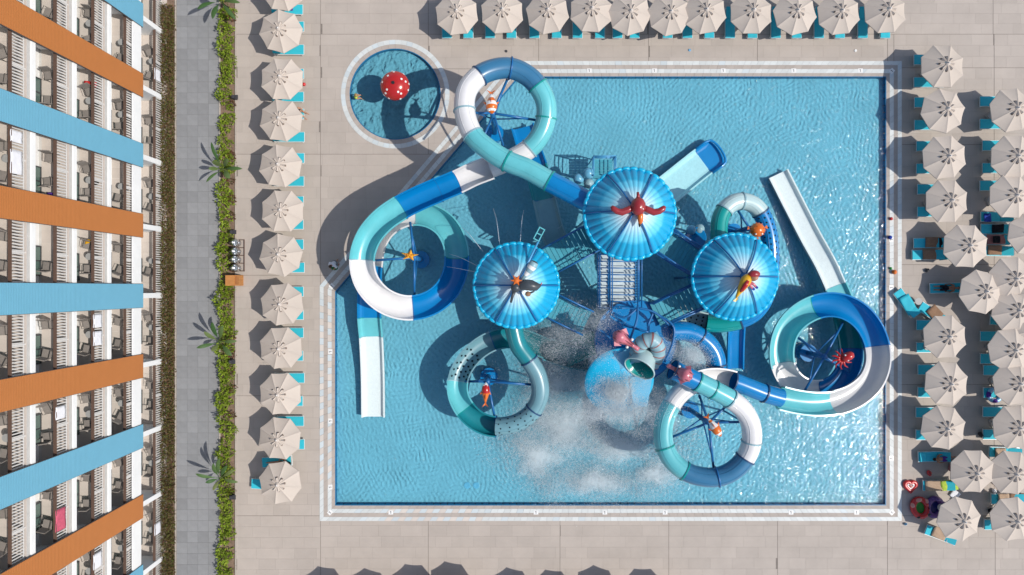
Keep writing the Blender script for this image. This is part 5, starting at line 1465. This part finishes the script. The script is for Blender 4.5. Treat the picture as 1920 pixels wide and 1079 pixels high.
# climbing deck and spheres behind the tallest turret
def climber():
    c=at(1130,318,1.6); t=empty('climbing_deck',(c.x,c.y,0),0,'small railed climbing deck above the tallest turret','climbing frame')
    for i in range(7):
        b=MB(); b.box((c.x,c.y-.55+i*.19,1.5-.0*i),(1.35,.165,.05)); b.build('plank',M['plank'],t)
    for dx,dy in ((-.75,.7),(.75,.7),(-.75,-.6),(.75,-.6)):
        b=MB(); b.cyl((c.x+dx,c.y+dy,FZ),(c.x+dx,c.y+dy,2.7),.05,n=8); b.build('post',M['pipe_light'],t,smooth=True)
    for z in (2.0,2.35,2.7):
        for p,q in (((-.75,.7),(.75,.7)),((-.75,.7),(-.75,-.6)),((.75,.7),(.75,-.6))):
            b=MB(); b.cyl((c.x+p[0],c.y+p[1],z),(c.x+q[0],c.y+q[1],z),.035,n=6); b.build('rail',M['pipe_light'],t,smooth=True)
climber()
def mush(px,py,h,r,label,m='greyblue'):
    c=at(px,py,h); t=empty('spray_mushroom',(c.x,c.y,0),0,label,'spray mushroom','pale blue spray mushrooms')
    b=MB(); b.lathe([(0,h+r*.8),(r*.5,h+r*.7),(r*.85,h+r*.35),(r,h),(r*.9,h-.06),(.08,h-.02)],(c.x,c.y,0),20); b.build('cap',M[m],t,smooth=True)
    b=MB(); b.cyl((c.x,c.y,FZ),(c.x,c.y,h),.07,n=8); b.build('stem',M['pipe_light'],t,smooth=True)
mush(1104,326,2.3,.40,'round pale blue mushroom cap, largest of three beside the climbing deck','skyblue')
mush(1085,336,1.9,.38,'pale blue mushroom cap, leftmost of three beside the climbing deck','skyblue')
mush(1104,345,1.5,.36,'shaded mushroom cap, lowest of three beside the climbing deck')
mush(1296,432,2.6,.34,'pale mushroom cap between tallest and right turrets','skyblue')
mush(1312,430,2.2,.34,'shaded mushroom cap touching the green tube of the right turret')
def tray():
    c=at(1304,447,2.4); t=empty('splash_tray',(c.x,c.y,0),0,'small bright blue tray beside the bridge to the right turret','water feature')
    b=MB(); b.lathe([(0,2.28),(.55,2.3),(.72,2.42),(.76,2.42),(.58,2.22),(0,2.2)],(c.x,c.y,0),20); b.build('bowl',M['blue'],t,smooth=True)
    b=MB(); b.cyl((c.x,c.y,FZ),(c.x,c.y,2.25),.1,n=8); b.build('post',M['pipe'],t)
tray()
# red toadstool fountain in the round pool
def toadstool():
    c=at(739.5,160,2.5); t=empty('mushroom_fountain',(c.x,c.y,0),0,'red mushroom fountain with white dots in the round pool','fountain')
    k=(CAM_H-2.4)/FPX; r=27.5*k; z0=2.25
    def surf(s): return (r*math.sin(s*PI/2), z0+.75*math.cos(s*PI/2))
    prof=[surf(i/12) for i in range(13)]+[(r*.97,z0-.07),(r*.8,z0-.05),(.2,z0+.1)]
    prof[0]=(.06,prof[0][1])
    b=MB(); b.lathe(prof,(c.x,c.y,0),40); b.build('cap',M['red'],t,smooth=True)
    k2=0
    for ring_s,num,ph in ((.42,4,.5),(.60,5,.2),(.88,9,.1)):
        for i in range(num):
            a=2*PI*i/num+ph+.13*(i%3); rr,z=surf(ring_s+.03*(i%2)); rr2,z2=surf(ring_s+.03*(i%2)+.01)
            n=Vector((math.cos(a)*math.sin(ring_s*PI/2)*.75,math.sin(a)*math.sin(ring_s*PI/2)*.75,math.cos(ring_s*PI/2)*r)).normalized()
            p=Vector((c.x+rr*math.cos(a),c.y+rr*math.sin(a),z)); d=MB(); d.cyl(p-n*.05,p+n*.012,.085,.075,n=12); d.build('white_dot',M['dot_white'],t)
    b=MB(); b.cyl((c.x,c.y,z0+.70),(c.x,c.y,z0+.80),.11,n=12); b.build('nozzle',M['black'],t)
    b=MB(); b.cyl((c.x,c.y,FZ),(c.x,c.y,z0),.16,n=14); b.build('stem',M['white'],t,smooth=True)
toadstool()
# ================================================================== SMALL THINGS ON THE DECK
for i,(px,py) in enumerate(((446,186),(443,437),(441,678),(442,930))):
    p=at(px,py); t=empty('bollard_light',p,0,f'dark box-shaped light at the hedge edge, {ORD[i]} from the top','bollard light','box lights along the hedge')
    b=MB(); b.box((-.12,0,.28),(.20,.22,.56)); b.build('housing',M['darkgrey'],t,local=True)
    b=MB(); b.box((.04,0,.42),(.26,.30,.06)); b.build('lamp_head',M['darkgrey'],t,local=True)
    b=MB(); b.box((.06,0,.385),(.18,.22,.008)); b.build('lens',M['alu'],t,local=True)
for i,py in enumerate((457,473,488,504)):
    p=at(447,py); t=empty('steel_dispenser',p,0,f'steel drinks dispenser on the small rack, {ORD[i]} from the top','dispenser','steel dispensers beside the hedge')
    b=MB(); b.lathe([(0,.92),(.10,.92),(.12,.87),(.24,.80),(.27,.7),(.27,.15),(.22,.08),(0,.08)],n=20); b.build('tank',M['chrome'],t,smooth=True,local=True)
    b=MB(); b.cyl((0,0,.91),(0,0,.97),.07,n=12); b.build('lid',M['dot_white'],t,local=True)
    b=MB(); b.bar((-.42,0,.45),(-.24,0,.45),.06,.06); b.build('handle',M['chrome'],t,local=True)
    b=MB(); b.bar((.24,0,.5),(.40,0,.5),.07,.09); b.build('tap',M['chrome'],t,local=True)
p=at(449,480); t=empty('dispenser_rack',p,0,'dark metal rack under the four steel dispensers','rack')
for dx in (-.3,.36):
    b=MB(); b.box((dx,0,.05),(.05,2.3,.06)); b.build('rail',M['brown'],t,local=True)
for j in range(5):
    b=MB(); b.box((.03,-1.12+j*.56,.05),(.62,.05,.05)); b.build('cross_bar',M['brown'],t,local=True)
p=at(444,527); t=empty('wooden_cabinet',p,0,'orange wooden cabinet with slotted front beside the hedge','cabinet')
b=MB(); b.box((-.13,0,.45),(.62,.74,.9)); b.build('carcass',M['wood'],t,local=True)
b=MB(); b.box((.33,0,.40),(.30,.74,.80)); b.build('front_box',M['wood'],t,local=True)
for j in range(3):
    b=MB(); b.box((.24+j*.09,0,.803),(.035,.60,.012)); b.build('slot',M['wood_dark'],t,local=True)
# people
def person(label,joints,rads,edges,clothes,hair,skin='skin',face=None):
    """one skinned body from a joint graph; clothing and hair as children"""
    c=joints['pelvis']; t=empty('person',(c.x,c.y,0),0,label,'person')
    def skinned(name,keys,es,rd,m,sub=1):
        idx={k:i for i,k in enumerate(keys)}
        me=bpy.data.meshes.new(name); me.from_pydata([tuple(joints[k]-t.location) for k in keys],[(idx[a],idx[b]) for a,b in es],[])
        o=link(name,me,t)
        sk=o.modifiers.new('skin','SKIN'); sk.use_smooth_shade=True
        if not me.skin_vertices: 
            me.attributes.new  # layer is made by the modifier below
        return o,idx
    keys=list(joints); 
    # body from capsules of tapering radius merged by remesh into one continuous surface
    mb=MB()
    def limb(a,b,ra,rb):
        A,B=joints[a],joints[b]; P=[A.lerp(B,s) for s in (0,.25,.5,.75,1)]; mb.tube(P,[ra+(rb-ra)*s for s in (0,.25,.5,.75,1)],10); mb.ball(A,ra,nu=10,nv=6); mb.ball(B,rb,nu=10,nv=6)
    for a,b in edges: limb(a,b,rads[a],rads[b])
    o=mb.build('body',M[skin],t,smooth=True)
    rm=o.modifiers.new('merge','REMESH'); rm.mode='VOXEL'; rm.voxel_size=.022; rm.use_smooth_shade=True
    for nm,es,grow,m in clothes:
        mb=MB()
        for a,b in es: limb(a,b,rads[a]+grow,rads[b]+grow)
        o=mb.build(nm,M[m],t,smooth=True); rm=o.modifiers.new('merge','REMESH'); rm.mode='VOXEL'; rm.voxel_size=.028; rm.use_smooth_shade=True
    h=joints['head']; up=(joints['head']-joints['neck']).normalized()
    mb=MB(); mb.ball(h+up*.025-(face or Vector((0,0,0)))*.02,rads['head']+.014,(1,1,1),12,8); mb.build('hair',M[hair],t,smooth=True)
    if face is not None:
        side=up.cross(face).normalized()
        mb=MB(); mb.ball(h+face*(rads['head']+.008),.018,nu=6,nv=4); mb.build('nose',M[skin],t)
        for s in (-1,1):
            mb=MB(); mb.ball(h+face*(rads['head']-.002)+side*s*.035+up*.02,.012,nu=6,nv=4); mb.build('eye',M['black'],t)
        mb=MB(); mb.bar(h+face*(rads['head']-.004)-up*.045-side*.022,h+face*(rads['head']-.004)-up*.045+side*.022,.012,.008); mb.build('mouth',M['pinkdark'],t)
    return t
RAD=dict(pelvis=.145,waist=.125,chest=.15,neck=.055,head=.105,shL=.07,shR=.07,elL=.045,elR=.045,haL=.032,haR=.032,hiL=.10,hiR=.10,knL=.06,knR=.06,anL=.04,anR=.04,toL=.035,toR=.035)
for s in 'LR':
    for f in range(5): RAD[f'f{s}{f}']=.010
EDG=[('pelvis','waist'),('waist','chest'),('chest','neck'),('neck','head'),('chest','shL'),('chest','shR'),('shL','elL'),('elL','haL'),('shR','elR'),('elR','haR'),('pelvis','hiL'),('pelvis','hiR'),('hiL','knL'),('knL','anL'),('anL','toL'),('hiR','knR'),('knR','anR'),('anR','toR')]
for s in 'LR':
    for f in range(5): EDG.append((f'ha{s}',f'f{s}{f}'))
def fingers(J):
    for s in 'LR':
        h=J['ha'+s]; d=(h-J['el'+s]).normalized(); w=d.cross(Vector((0,0,1)))
        w = w.normalized() if w.length>.1 else Vector((1,0,0))
        for f in range(4): J[f'f{s}{f}']=h+d*(.085+.012*(1-abs(f-1.5)))+w*(f-1.5)*.022-Vector((0,0,.02))
        J[f'f{s}4']=h+d*.035+w*.06*(1 if s=='L' else -1)
    return J
def pose(base,rz,pts,scale=1.0):
    m=Matrix.Rotation(rz,3,'Z'); base=Vector(base)
    return fingers({k:base+m@(Vector(v)*scale) for k,v in pts.items()})
SITLIE=dict(pelvis=(0,0,.46),waist=(-.17,0,.50),chest=(-.36,0,.56),neck=(-.53,0,.63),head=(-.68,0,.68),shL=(-.40,.19,.57),shR=(-.40,-.19,.57),elL=(-.20,.30,.48),elR=(-.20,-.30,.48),haL=(.04,.27,.45),haR=(.04,-.27,.45),hiL=(.08,.10,.46),hiR=(.08,-.10,.46),knL=(.50,.13,.50),knR=(.50,-.13,.50),anL=(.92,.12,.45),anR=(.92,-.12,.45),toL=(.98,.14,.55),toR=(.98,-.14,.55))
BEND=dict(pelvis=(0,0,.92),waist=(.05,0,1.06),chest=(.16,0,1.25),neck=(.26,0,1.42),head=(.34,0,1.54),shL=(.16,.19,1.31),shR=(.16,-.19,1.31),elL=(.26,.28,1.07),elR=(.30,-.24,1.08),haL=(.46,.16,1.0),haR=(.50,-.10,1.0),hiL=(.01,.10,.88),hiR=(.01,-.10,.88),knL=(.12,.11,.48),knR=(-.02,-.11,.48),anL=(.02,.11,.07),anR=(-.22,-.11,.09),toL=(.18,.12,.035),toR=(-.06,-.12,.035))
SIT=dict(pelvis=(0,0,.46),waist=(.0,0,.62),chest=(.06,0,.82),neck=(.12,0,.99),head=(.17,0,1.11),shL=(.06,.19,.88),shR=(.06,-.19,.88),elL=(.16,.26,.64),elR=(.16,-.26,.64),haL=(.36,.16,.55),haR=(.36,-.16,.55),hiL=(.05,.10,.46),hiR=(.05,-.10,.46),knL=(.46,.16,.47),knR=(.46,-.16,.47),anL=(.48,.18,.07),anR=(.50,-.20,.07),toL=(.62,.19,.035),toR=(.64,-.23,.035))
def facedir(rz,z=.2): return Vector((math.cos(rz),math.sin(rz),z)).normalized()
p=at(634,494)
J=pose(p,R(245),BEND)
person('person in a white shirt walking at the pool corner with a green bag',J,RAD,EDG,[('shirt',[('waist','chest'),('chest','shL'),('chest','shR'),('shL','elL'),('shR','elR')],.03,'cloth_white'),('trousers',[('pelvis','waist'),('pelvis','hiL'),('pelvis','hiR'),('hiL','knL'),('hiR','knR')],.022,'cloth_grey')],'hair_dark','skin',facedir(R(245)))
g=(J['haL']+J['haR'])/2
b=MB(); b.ball(g+Vector((.12,.05,-.22)),.2,(1.2,.8,1.1),12,8); b.tube([g+Vector((.02,.05,-.08)),g+Vector((.1,.08,.02)),g+Vector((.2,.05,-.08))],.015,6)
props(b.build('bag',M['cloth_green'],smooth=True),'green bag held by the person in the white shirt','bag')
person('person in black swimwear sitting beside the third parasol in the left column',pose(at(563,213),R(-25),SIT),RAD,EDG,[('swimsuit',[('pelvis','waist'),('waist','chest')],.02,'cloth_black'),('shorts',[('pelvis','hiL'),('pelvis','hiR')],.02,'cloth_black')],'hair_dark','skin',facedir(R(-25)))
# a stool for the seated person
p=at(563,213); t=empty('stool',p,0,'low pale stool under the seated person by the third left parasol','stool')
b=MB(); b.cyl((0,0,.27),(0,0,.315),.2,n=16); b.build('seat',M['alu'],t,local=True)
b=MB(); b.cyl((0,0,0),(0,0,.27),.06,.05,n=10); b.build('pedestal',M['alu'],t,local=True)
kid={k:(v[0],v[1],v[2]) for k,v in SIT.items()}
q=at(668,184); 
person('toddler in a pale top sitting on the edge of the round pool',pose((q.x,q.y,-.27),R(10),{k:(v[0],v[1],v[2]) for k,v in SIT.items()},.72),{k:v*.75 if k!='head' else v for k,v in RAD.items()},EDG,[('swim_top',[('pelvis','waist'),('waist','chest'),('chest','shL'),('chest','shR')],.025,'cloth_lime')],'hair_blond','skin',facedir(R(10)))
person('dark tanned sunbather on the lounger left of the sixth parasol by the pool',pose(at(1768,541,0)+Vector((0,0,-.02)),R(180),SITLIE),RAD,EDG,[('shorts',[('pelvis','hiL'),('pelvis','hiR'),('hiL','knL'),('hiR','knR')],.02,'cloth_black')],'hair_dark','skin_tan',Vector((0,0,1)))
person('sunbather on the lounger between the two lowest parasols beside the hedge',pose(at(530,867,0)+Vector((0,0,-.02)),R(4)+PI,SITLIE),RAD,EDG,[('swimsuit',[('pelvis','waist'),('pelvis','hiL'),('pelvis','hiR')],.02,'cloth_brown')],'hair_dark','skin',Vector((0,0,1)))
person('sunbather in dark trunks on the lounger left of tenth parasol',pose(at(1760,858,0)+Vector((0,0,-.02)),R(0),SITLIE),RAD,EDG,[('shorts',[('pelvis','hiL'),('pelvis','hiR'),('hiL','knL'),('hiR','knR')],.02,'cloth_purple')],'hair_dark','skin_tan',Vector((0,0,1)))
# towels and clothes on loungers
def towel(xa,ya,xb,yb,w,m,label,cat='towel',h=.42):
    a,b_=at(xa,ya,h),at(xb,yb,h); d=(b_-a).normalized(); s=Vector((-d.y,d.x,0))*w/2
    cloth('towel',(a-s,b_-s,b_+s,a+s),M[m],label,cat,.03,wav=.02)
towel(1735,455,1762,455,.72,'cloth_brown','brown towel on upper lounger left of the fifth parasol by the pool')
towel(1730,478,1758,478,.72,'cloth_brown','brown towel on lower lounger left of the fifth parasol by the pool')
towel(1760,480,1777,478,.72,'cloth_teal','aqua patterned towel at the end of lower lounger near fifth parasol')
towel(1761,456,1778,455,.7,'cloth_black','black and green patterned bag on upper lounger near fifth parasol','bag',.5)
towel(1694,556,1712,588,.78,'lounger','crumpled turquoise towel on the left slanting lounger')
towel(1744,578,1764,600,.8,'cloth_brown','brown towel trailing from the right slanting lounger')
towel(1845,409,1858,409,.6,'cloth_blue','blue and white bag on the topmost of four close loungers','bag',.5)
towel(1860,430,1882,429,.6,'cloth_black','black cloth on the second of four close loungers','cloth')
towel(1850,450,1890,450,.66,'stripe_red','dark red towel on the third of four close loungers')
towel(1862,450,1875,450,.5,'cloth_black','black bag in the middle of the third of four close loungers','bag',.52)
towel(1852,470,1878,470,.66,'cloth_brown','brown towel on the lowest of four close loungers')
towel(1886,471,1902,471,.6,'cloth_grey','dark grey towel at the end of the lowest of four close loungers')
towel(1735,912,1768,911,.72,'cloth_tan','tan towel beside the lime towel')
towel(1764,912,1796,909,.74,'cloth_lime','lime green towel above the lowest parasol by the pool')
towel(1749,996,1774,1006,.78,'cloth_tan','tan towel on the slanting lounger at lower right')
towel(1776,1010,1792,1018,.5,'cloth_white','white and blue towel at the foot of the slanting lounger')
towel(1786,934,1795,922,.6,'cloth_white','white towel dropped beside the lime towel','towel',.1)
towel(1872,936,1892,935,.7,'cloth_tan','tan towel between ninth and tenth outer parasols')
towel(1893,935,1922,934,.66,'cloth_brown','brown patterned towel at right edge between ninth and tenth outer parasols')
towel(1866,850,1886,850,.66,'cloth_tan','tan towel on the lounger above the ninth outer parasol')
towel(1877,602,1900,602,.7,'cloth_white','white towel under the fifth outer parasol')
towel(532,10,550,12,.7,'cloth_purple','purple patterned towel on the topmost left lounger')
towel(1725,858,1736,857,.66,'lounger','turquoise towel on the lounger left of the tenth parasol')
# floats, balls and bags
q=at(1705,911)
def heart(label,c,s):
    b=MB(); P=[]
    for i in range(41):
        a=2*PI*i/40; P.append(Vector(c)+Vector((.042*s*(16*math.sin(a)**3)/1.6,.042*s*(13*math.cos(a)-5*math.cos(2*a)-2*math.cos(3*a)-math.cos(4*a))/1.6,.12)))
    t=empty('heart_float',c,0,label,'float'); b.tube(P,.13,10); b.build('rim',M['vinyl_red'],t,smooth=True)
    b=MB(); b.tube([Vector(c)+(p-Vector(c))*.55+Vector((0,0,.06)) for p in P],.08,8); b.build('inner_ring',M['dot_white'],t,smooth=True)
    b=MB(); b.ball(Vector(c)+Vector((0,-.02,.13)),.12,nu=10,nv=6); b.build('middle',M['vinyl_pink'],t,smooth=True)
heart('red and white heart-shaped float on the deck by the pool corner',q,.95)
def rider(label,px,py,rz,m,m2,seatm):
    c=at(px,py); t=empty('baby_float',c,rz,label,'float')
    b=MB(); P=[Vector((.50*math.cos(2*PI*i/24),.62*math.sin(2*PI*i/24),.2)) for i in range(25)]; b.tube(P,.2,10); b.build('ring',M[m],t,smooth=True,local=True)
    b=MB(); b.prism([(.36*math.cos(2*PI*i/16),.46*math.sin(2*PI*i/16)) for i in range(16)],.10,.16); b.build('seat',M[seatm],t,local=True)
    for s in (-1,1):
        b=MB(); b.ball((s*.5,.35,.3),.17,(1,1.2,.7),10,7); b.build('side_cushion',M[m2],t,smooth=True,local=True)
        b=MB(); b.ball((s*.35,-.55,.3),.14,(1,1,.8),10,7); b.build('wheel_shape',M['black'],t,smooth=True,local=True)
    b=MB(); b.ball((0,.62,.36),.18,(1.3,.8,.8),10,7); b.build('head',M[m2],t,smooth=True,local=True)
rider('pink and red ride-in baby float with green seat in parasol shade',1722,951,.3,'vinyl_red','vinyl_pink','vinyl_green')
rider('purple ride-in baby float with navy seat beside the pink one',1749,950,-.2,'vinyl_purple','vinyl_purple','vinyl_navy')
ring_float('swim_ring',at(1862,741,.3)+Vector((0,0,.0)),.42,.15,M['vinyl_blue'],'sky blue and pink patterned swim ring by the seventh outer parasol',m2=M['cloth_purple'])
def ballobj(px,py,r,m,label):
    c=at(px,py,r); b=MB(); b.ball((0,0,r),r,nu=14,nv=10); o=link('ball',b.mesh('ball',M[m],smooth=True)); o.location=(c.x,c.y,0); props(o,label,'ball')
ballobj(1677,511,.17,'orange','orange ball on the pool edge right of the long white slide')
ballobj(1669,446,.14,'cloth_blue','small blue ball on the pool edge above the orange ball')
ballobj(1671,411,.12,'vinyl_red','small red ball on the pool edge below the fourth parasol shadow')
ballobj(570,159,.13,'vinyl_red','small red ball beside the second left lounger pair')
ballobj(1670,504,.10,'vinyl_green','small green ball just above the orange ball')
def bagobj(px,py,s,m,label,cat='bag'):
    c=at(px,py); t=empty('bag',c,random.uniform(0,3),label,cat)
    b=MB(); b.ball((0,0,.16*s),.2*s,(1.25,.85,.8),12,8); b.build('pouch',M[m],t,smooth=True,local=True)
    b=MB(); b.tube([(-.12*s,0,.28*s),(-.06*s,.03,.42*s),(.06*s,.03,.42*s),(.12*s,0,.28*s)],.02,6); b.build('strap',M['black'],t,smooth=True,local=True)
bagobj(1837,815,1.0,'black','black bag on the sunny deck beside the eighth parasol')
bagobj(1857,958,1.3,'cloth_black','black and white bag beside the tenth outer parasol')
bagobj(1780,876,1.2,'stripe_red','dark red bag by the tenth parasol near the pool')
bagobj(1740,887,.9,'vinyl_red','small red bag in parasol shade beside the pool corner')
bagobj(1737,508,.7,'darkgrey','small dark bag below the fifth parasol loungers')
bagobj(1866,907,.8,'orange','orange bag between tenth parasol and ninth outer parasol')
bagobj(1862,921,.8,'cloth_white','white bag below the orange bag')
bagobj(1697,983,.5,'vinyl_blue','tiny blue bag at the pool corner shadow')
for (px,py,m,l) in ((949,97,'darkgrey','round drain cover in the deck above the upper left loop'),(1293,95,'vinyl_blue','small blue cap left on the deck above the pool'),(1604,96,'dot_white','small white cup on the deck above the pool')):
    c=at(px,py); b=MB(); b.cyl((0,0,.001),(0,0,.05),.10,.09,n=14); o=link('deck_fitting',b.mesh('deck_fitting',M[m])); o.location=c; props(o,l,'fitting')
for i,(px,py) in enumerate(((876,911),(893,911))):
    c=at(px,py,FZ); b=MB(); b.lathe([(.24,FZ+.02),(.22,FZ+.03),(.10,FZ+.03),(.08,FZ+.02)],(0,0,-FZ),20); b.cyl((0,0,.012),(0,0,.022),.08,n=12); o=link('floor_drain',b.mesh('floor_drain',[M['skyblue']])); o.location=(c.x,c.y,FZ); props(o,f'{"left" if i==0 else "right"} round drain on the pool floor near the lower edge','drain')

# ================================================================== WATER IN THE AIR
def spray(name,label,clusters,seed,cat='water spray'):
    rs=np.random.RandomState(seed); pts=[];sz=[]
    for (px,py,h,sx,sy,sz_,n,r) in clusters:
        n=int(n*3.3); r=r*.44
        c=at(px,py,h); q=rs.normal(size=(n,3))*np.array([sx,sy,sz_])
        # gather into smaller gouts
        k=max(4,n//420); cen=rs.normal(size=(k,3))*np.array([sx,sy,sz_]); idx=rs.randint(0,k,n)
        mix=rs.rand(n,1)<.55
        q=np.where(mix,cen[idx]+rs.normal(size=(n,3))*.38*np.array([1,1,.7])*max(.6,min(sx,sy)),q)
        p=np.array(c)+q; p[:,2]=np.abs(p[:,2]-.0)+.02
        pts.append(p); sz.append(r*np.exp(rs.normal(size=n)*.45))
    P=np.concatenate(pts); S=np.concatenate(sz); n=len(P)
    tet=np.array([[0,0,.30],[1.1,0,-.1],[-.55,.95,-.1],[-.55,-.95,-.1]])
    # random turn per drop
    a=rs.rand(n)*6.28; ca,sa=np.cos(a),np.sin(a)
    T=np.repeat(tet[None],n,0)*S[:,None,None]
    X=T[:,:,0]*ca[:,None]-T[:,:,1]*sa[:,None]; Y=T[:,:,0]*sa[:,None]+T[:,:,1]*ca[:,None]
    V=np.stack([X,Y,T[:,:,2]],-1)+P[:,None,:]
    me=bpy.data.meshes.new(name); me.vertices.add(4*n); me.vertices.foreach_set('co',V.reshape(-1).astype(np.float32))
    f=np.array([[0,1,2],[0,3,1],[0,2,3],[1,3,2]]); F=(f[None]+4*np.arange(n)[:,None,None]).reshape(-1)
    me.loops.add(len(F)); me.loops.foreach_set('vertex_index',F.astype(np.int32))
    me.polygons.add(4*n); me.polygons.foreach_set('loop_start',np.arange(0,12*n,3,dtype=np.int32))
    me.update(calc_edges=True); me.validate()
    me.materials.append(M['drops'])
    o=link(name,me); props(o,label,cat,kind='stuff'); return o
spray('water_spray','burst of white spray falling from the tipping bucket into the pool',[
 (1050,770,.7,2.0,1.7,.35,15000,.026),(1000,830,.4,1.5,1.3,.25,7000,.024),(1150,830,.7,2.2,.8,.4,9000,.026),(1060,900,.3,1.8,.9,.2,7000,.024),
 (1180,905,.3,1.8,.8,.2,6000,.022),(1250,850,.6,1.0,1.2,.3,4500,.024),(1240,760,1.2,.7,1.1,.5,4500,.022),(1100,720,1.2,.9,1.0,.5,5000,.024),(1030,690,.8,1.0,1.0,.4,4000,.022)],1)
spray('bucket_spray','spray of drops around the bucket platform and the bridge to left turret',[
 (1080,612,3.3,1.0,.8,.6,5000,.022),(1060,645,2.4,1.1,.9,.6,6000,.022),(1128,596,4.0,.55,.4,.4,1300,.022),(1300,668,3.6,.55,.55,.4,4500,.024),(1255,655,4.2,.5,.5,.3,2000,.02),
 (1155,732,5.0,.75,.55,.12,5000,.026),(1158,738,5.2,.35,.22,.08,4500,.03),(1160,772,4.6,1.5,.35,.25,7000,.026),(1130,665,5.0,.5,.3,.2,1200,.02),(1160,775,4.0,1.4,.35,.3,3500,.022)],2)
# thin jets thrown from the left turret
jt=MB()
for (a,m_,e) in (((905,472,5.5),(880,440,5.0),(862,425,2.0)),((938,470,5.8),(932,420,5.2),(925,392,2.0)),((975,462,6.0),(978,420,5.6),(982,395,2.5)),((896,500,5.2),(868,486,4.6),(840,476,2.0)),((896,512,5.2),(862,505,4.6),(832,500,2.0))):
    P,_=crom([at(*a),at(*m_),at(*e)],8); jt.tube(P,.014,5)
props(jt.build('water_jets',M['drops']),'thin water jets arching out from the left turret','water jets',kind='stuff')
# foam lying on the water
def foam():
    me=MB(); uvs=[]
    P=[(1060,800,3.6,3.0),(1010,860,2.6,2.2),(1170,840,3.6,1.8),(1120,905,3.4,1.5),(1230,890,2.2,1.4),(1250,780,1.6,2.4),(1100,640,2.2,2.4),(1300,670,1.4,1.2),(1045,720,1.8,1.6)]
    for z,(px,py,rx,ry) in enumerate(P):
        c=at(px,py); N=40; K=8; base=len(me.v); st_=1.0 if z<9 else .3
        me.v.append((c.x,c.y,WZ+.006+.0015*z)); uvs.append((0,st_))
        for j in range(1,K+1):
            for i in range(N):
                a=2*PI*i/N; w=1+.18*math.sin(3*a+z)+.10*math.sin(5*a+2*z)
                me.v.append((c.x+rx*j/K*w*math.cos(a),c.y+ry*j/K*w*math.sin(a),WZ+.006+.0015*z)); uvs.append((j/K,st_))
        for i in range(N): me.f.append((base,base+1+i,base+1+(i+1)%N)); me.m.append(0)
        for j in range(K-1):
            for i in range(N):
                q=base+1+j*N; me.f.append((q+i,q+N+i,q+N+(i+1)%N,q+(i+1)%N)); me.m.append(0)
    m=me.mesh('foam',M['foam']); uv=m.uv_layers.new(name='UVMap')
    for l in m.loops: uv.data[l.index].uv=uvs[l.vertex_index]
    o=link('foam',m); props(o,'white foam and bubbles spread over the pool water','foam',kind='stuff')
foam()
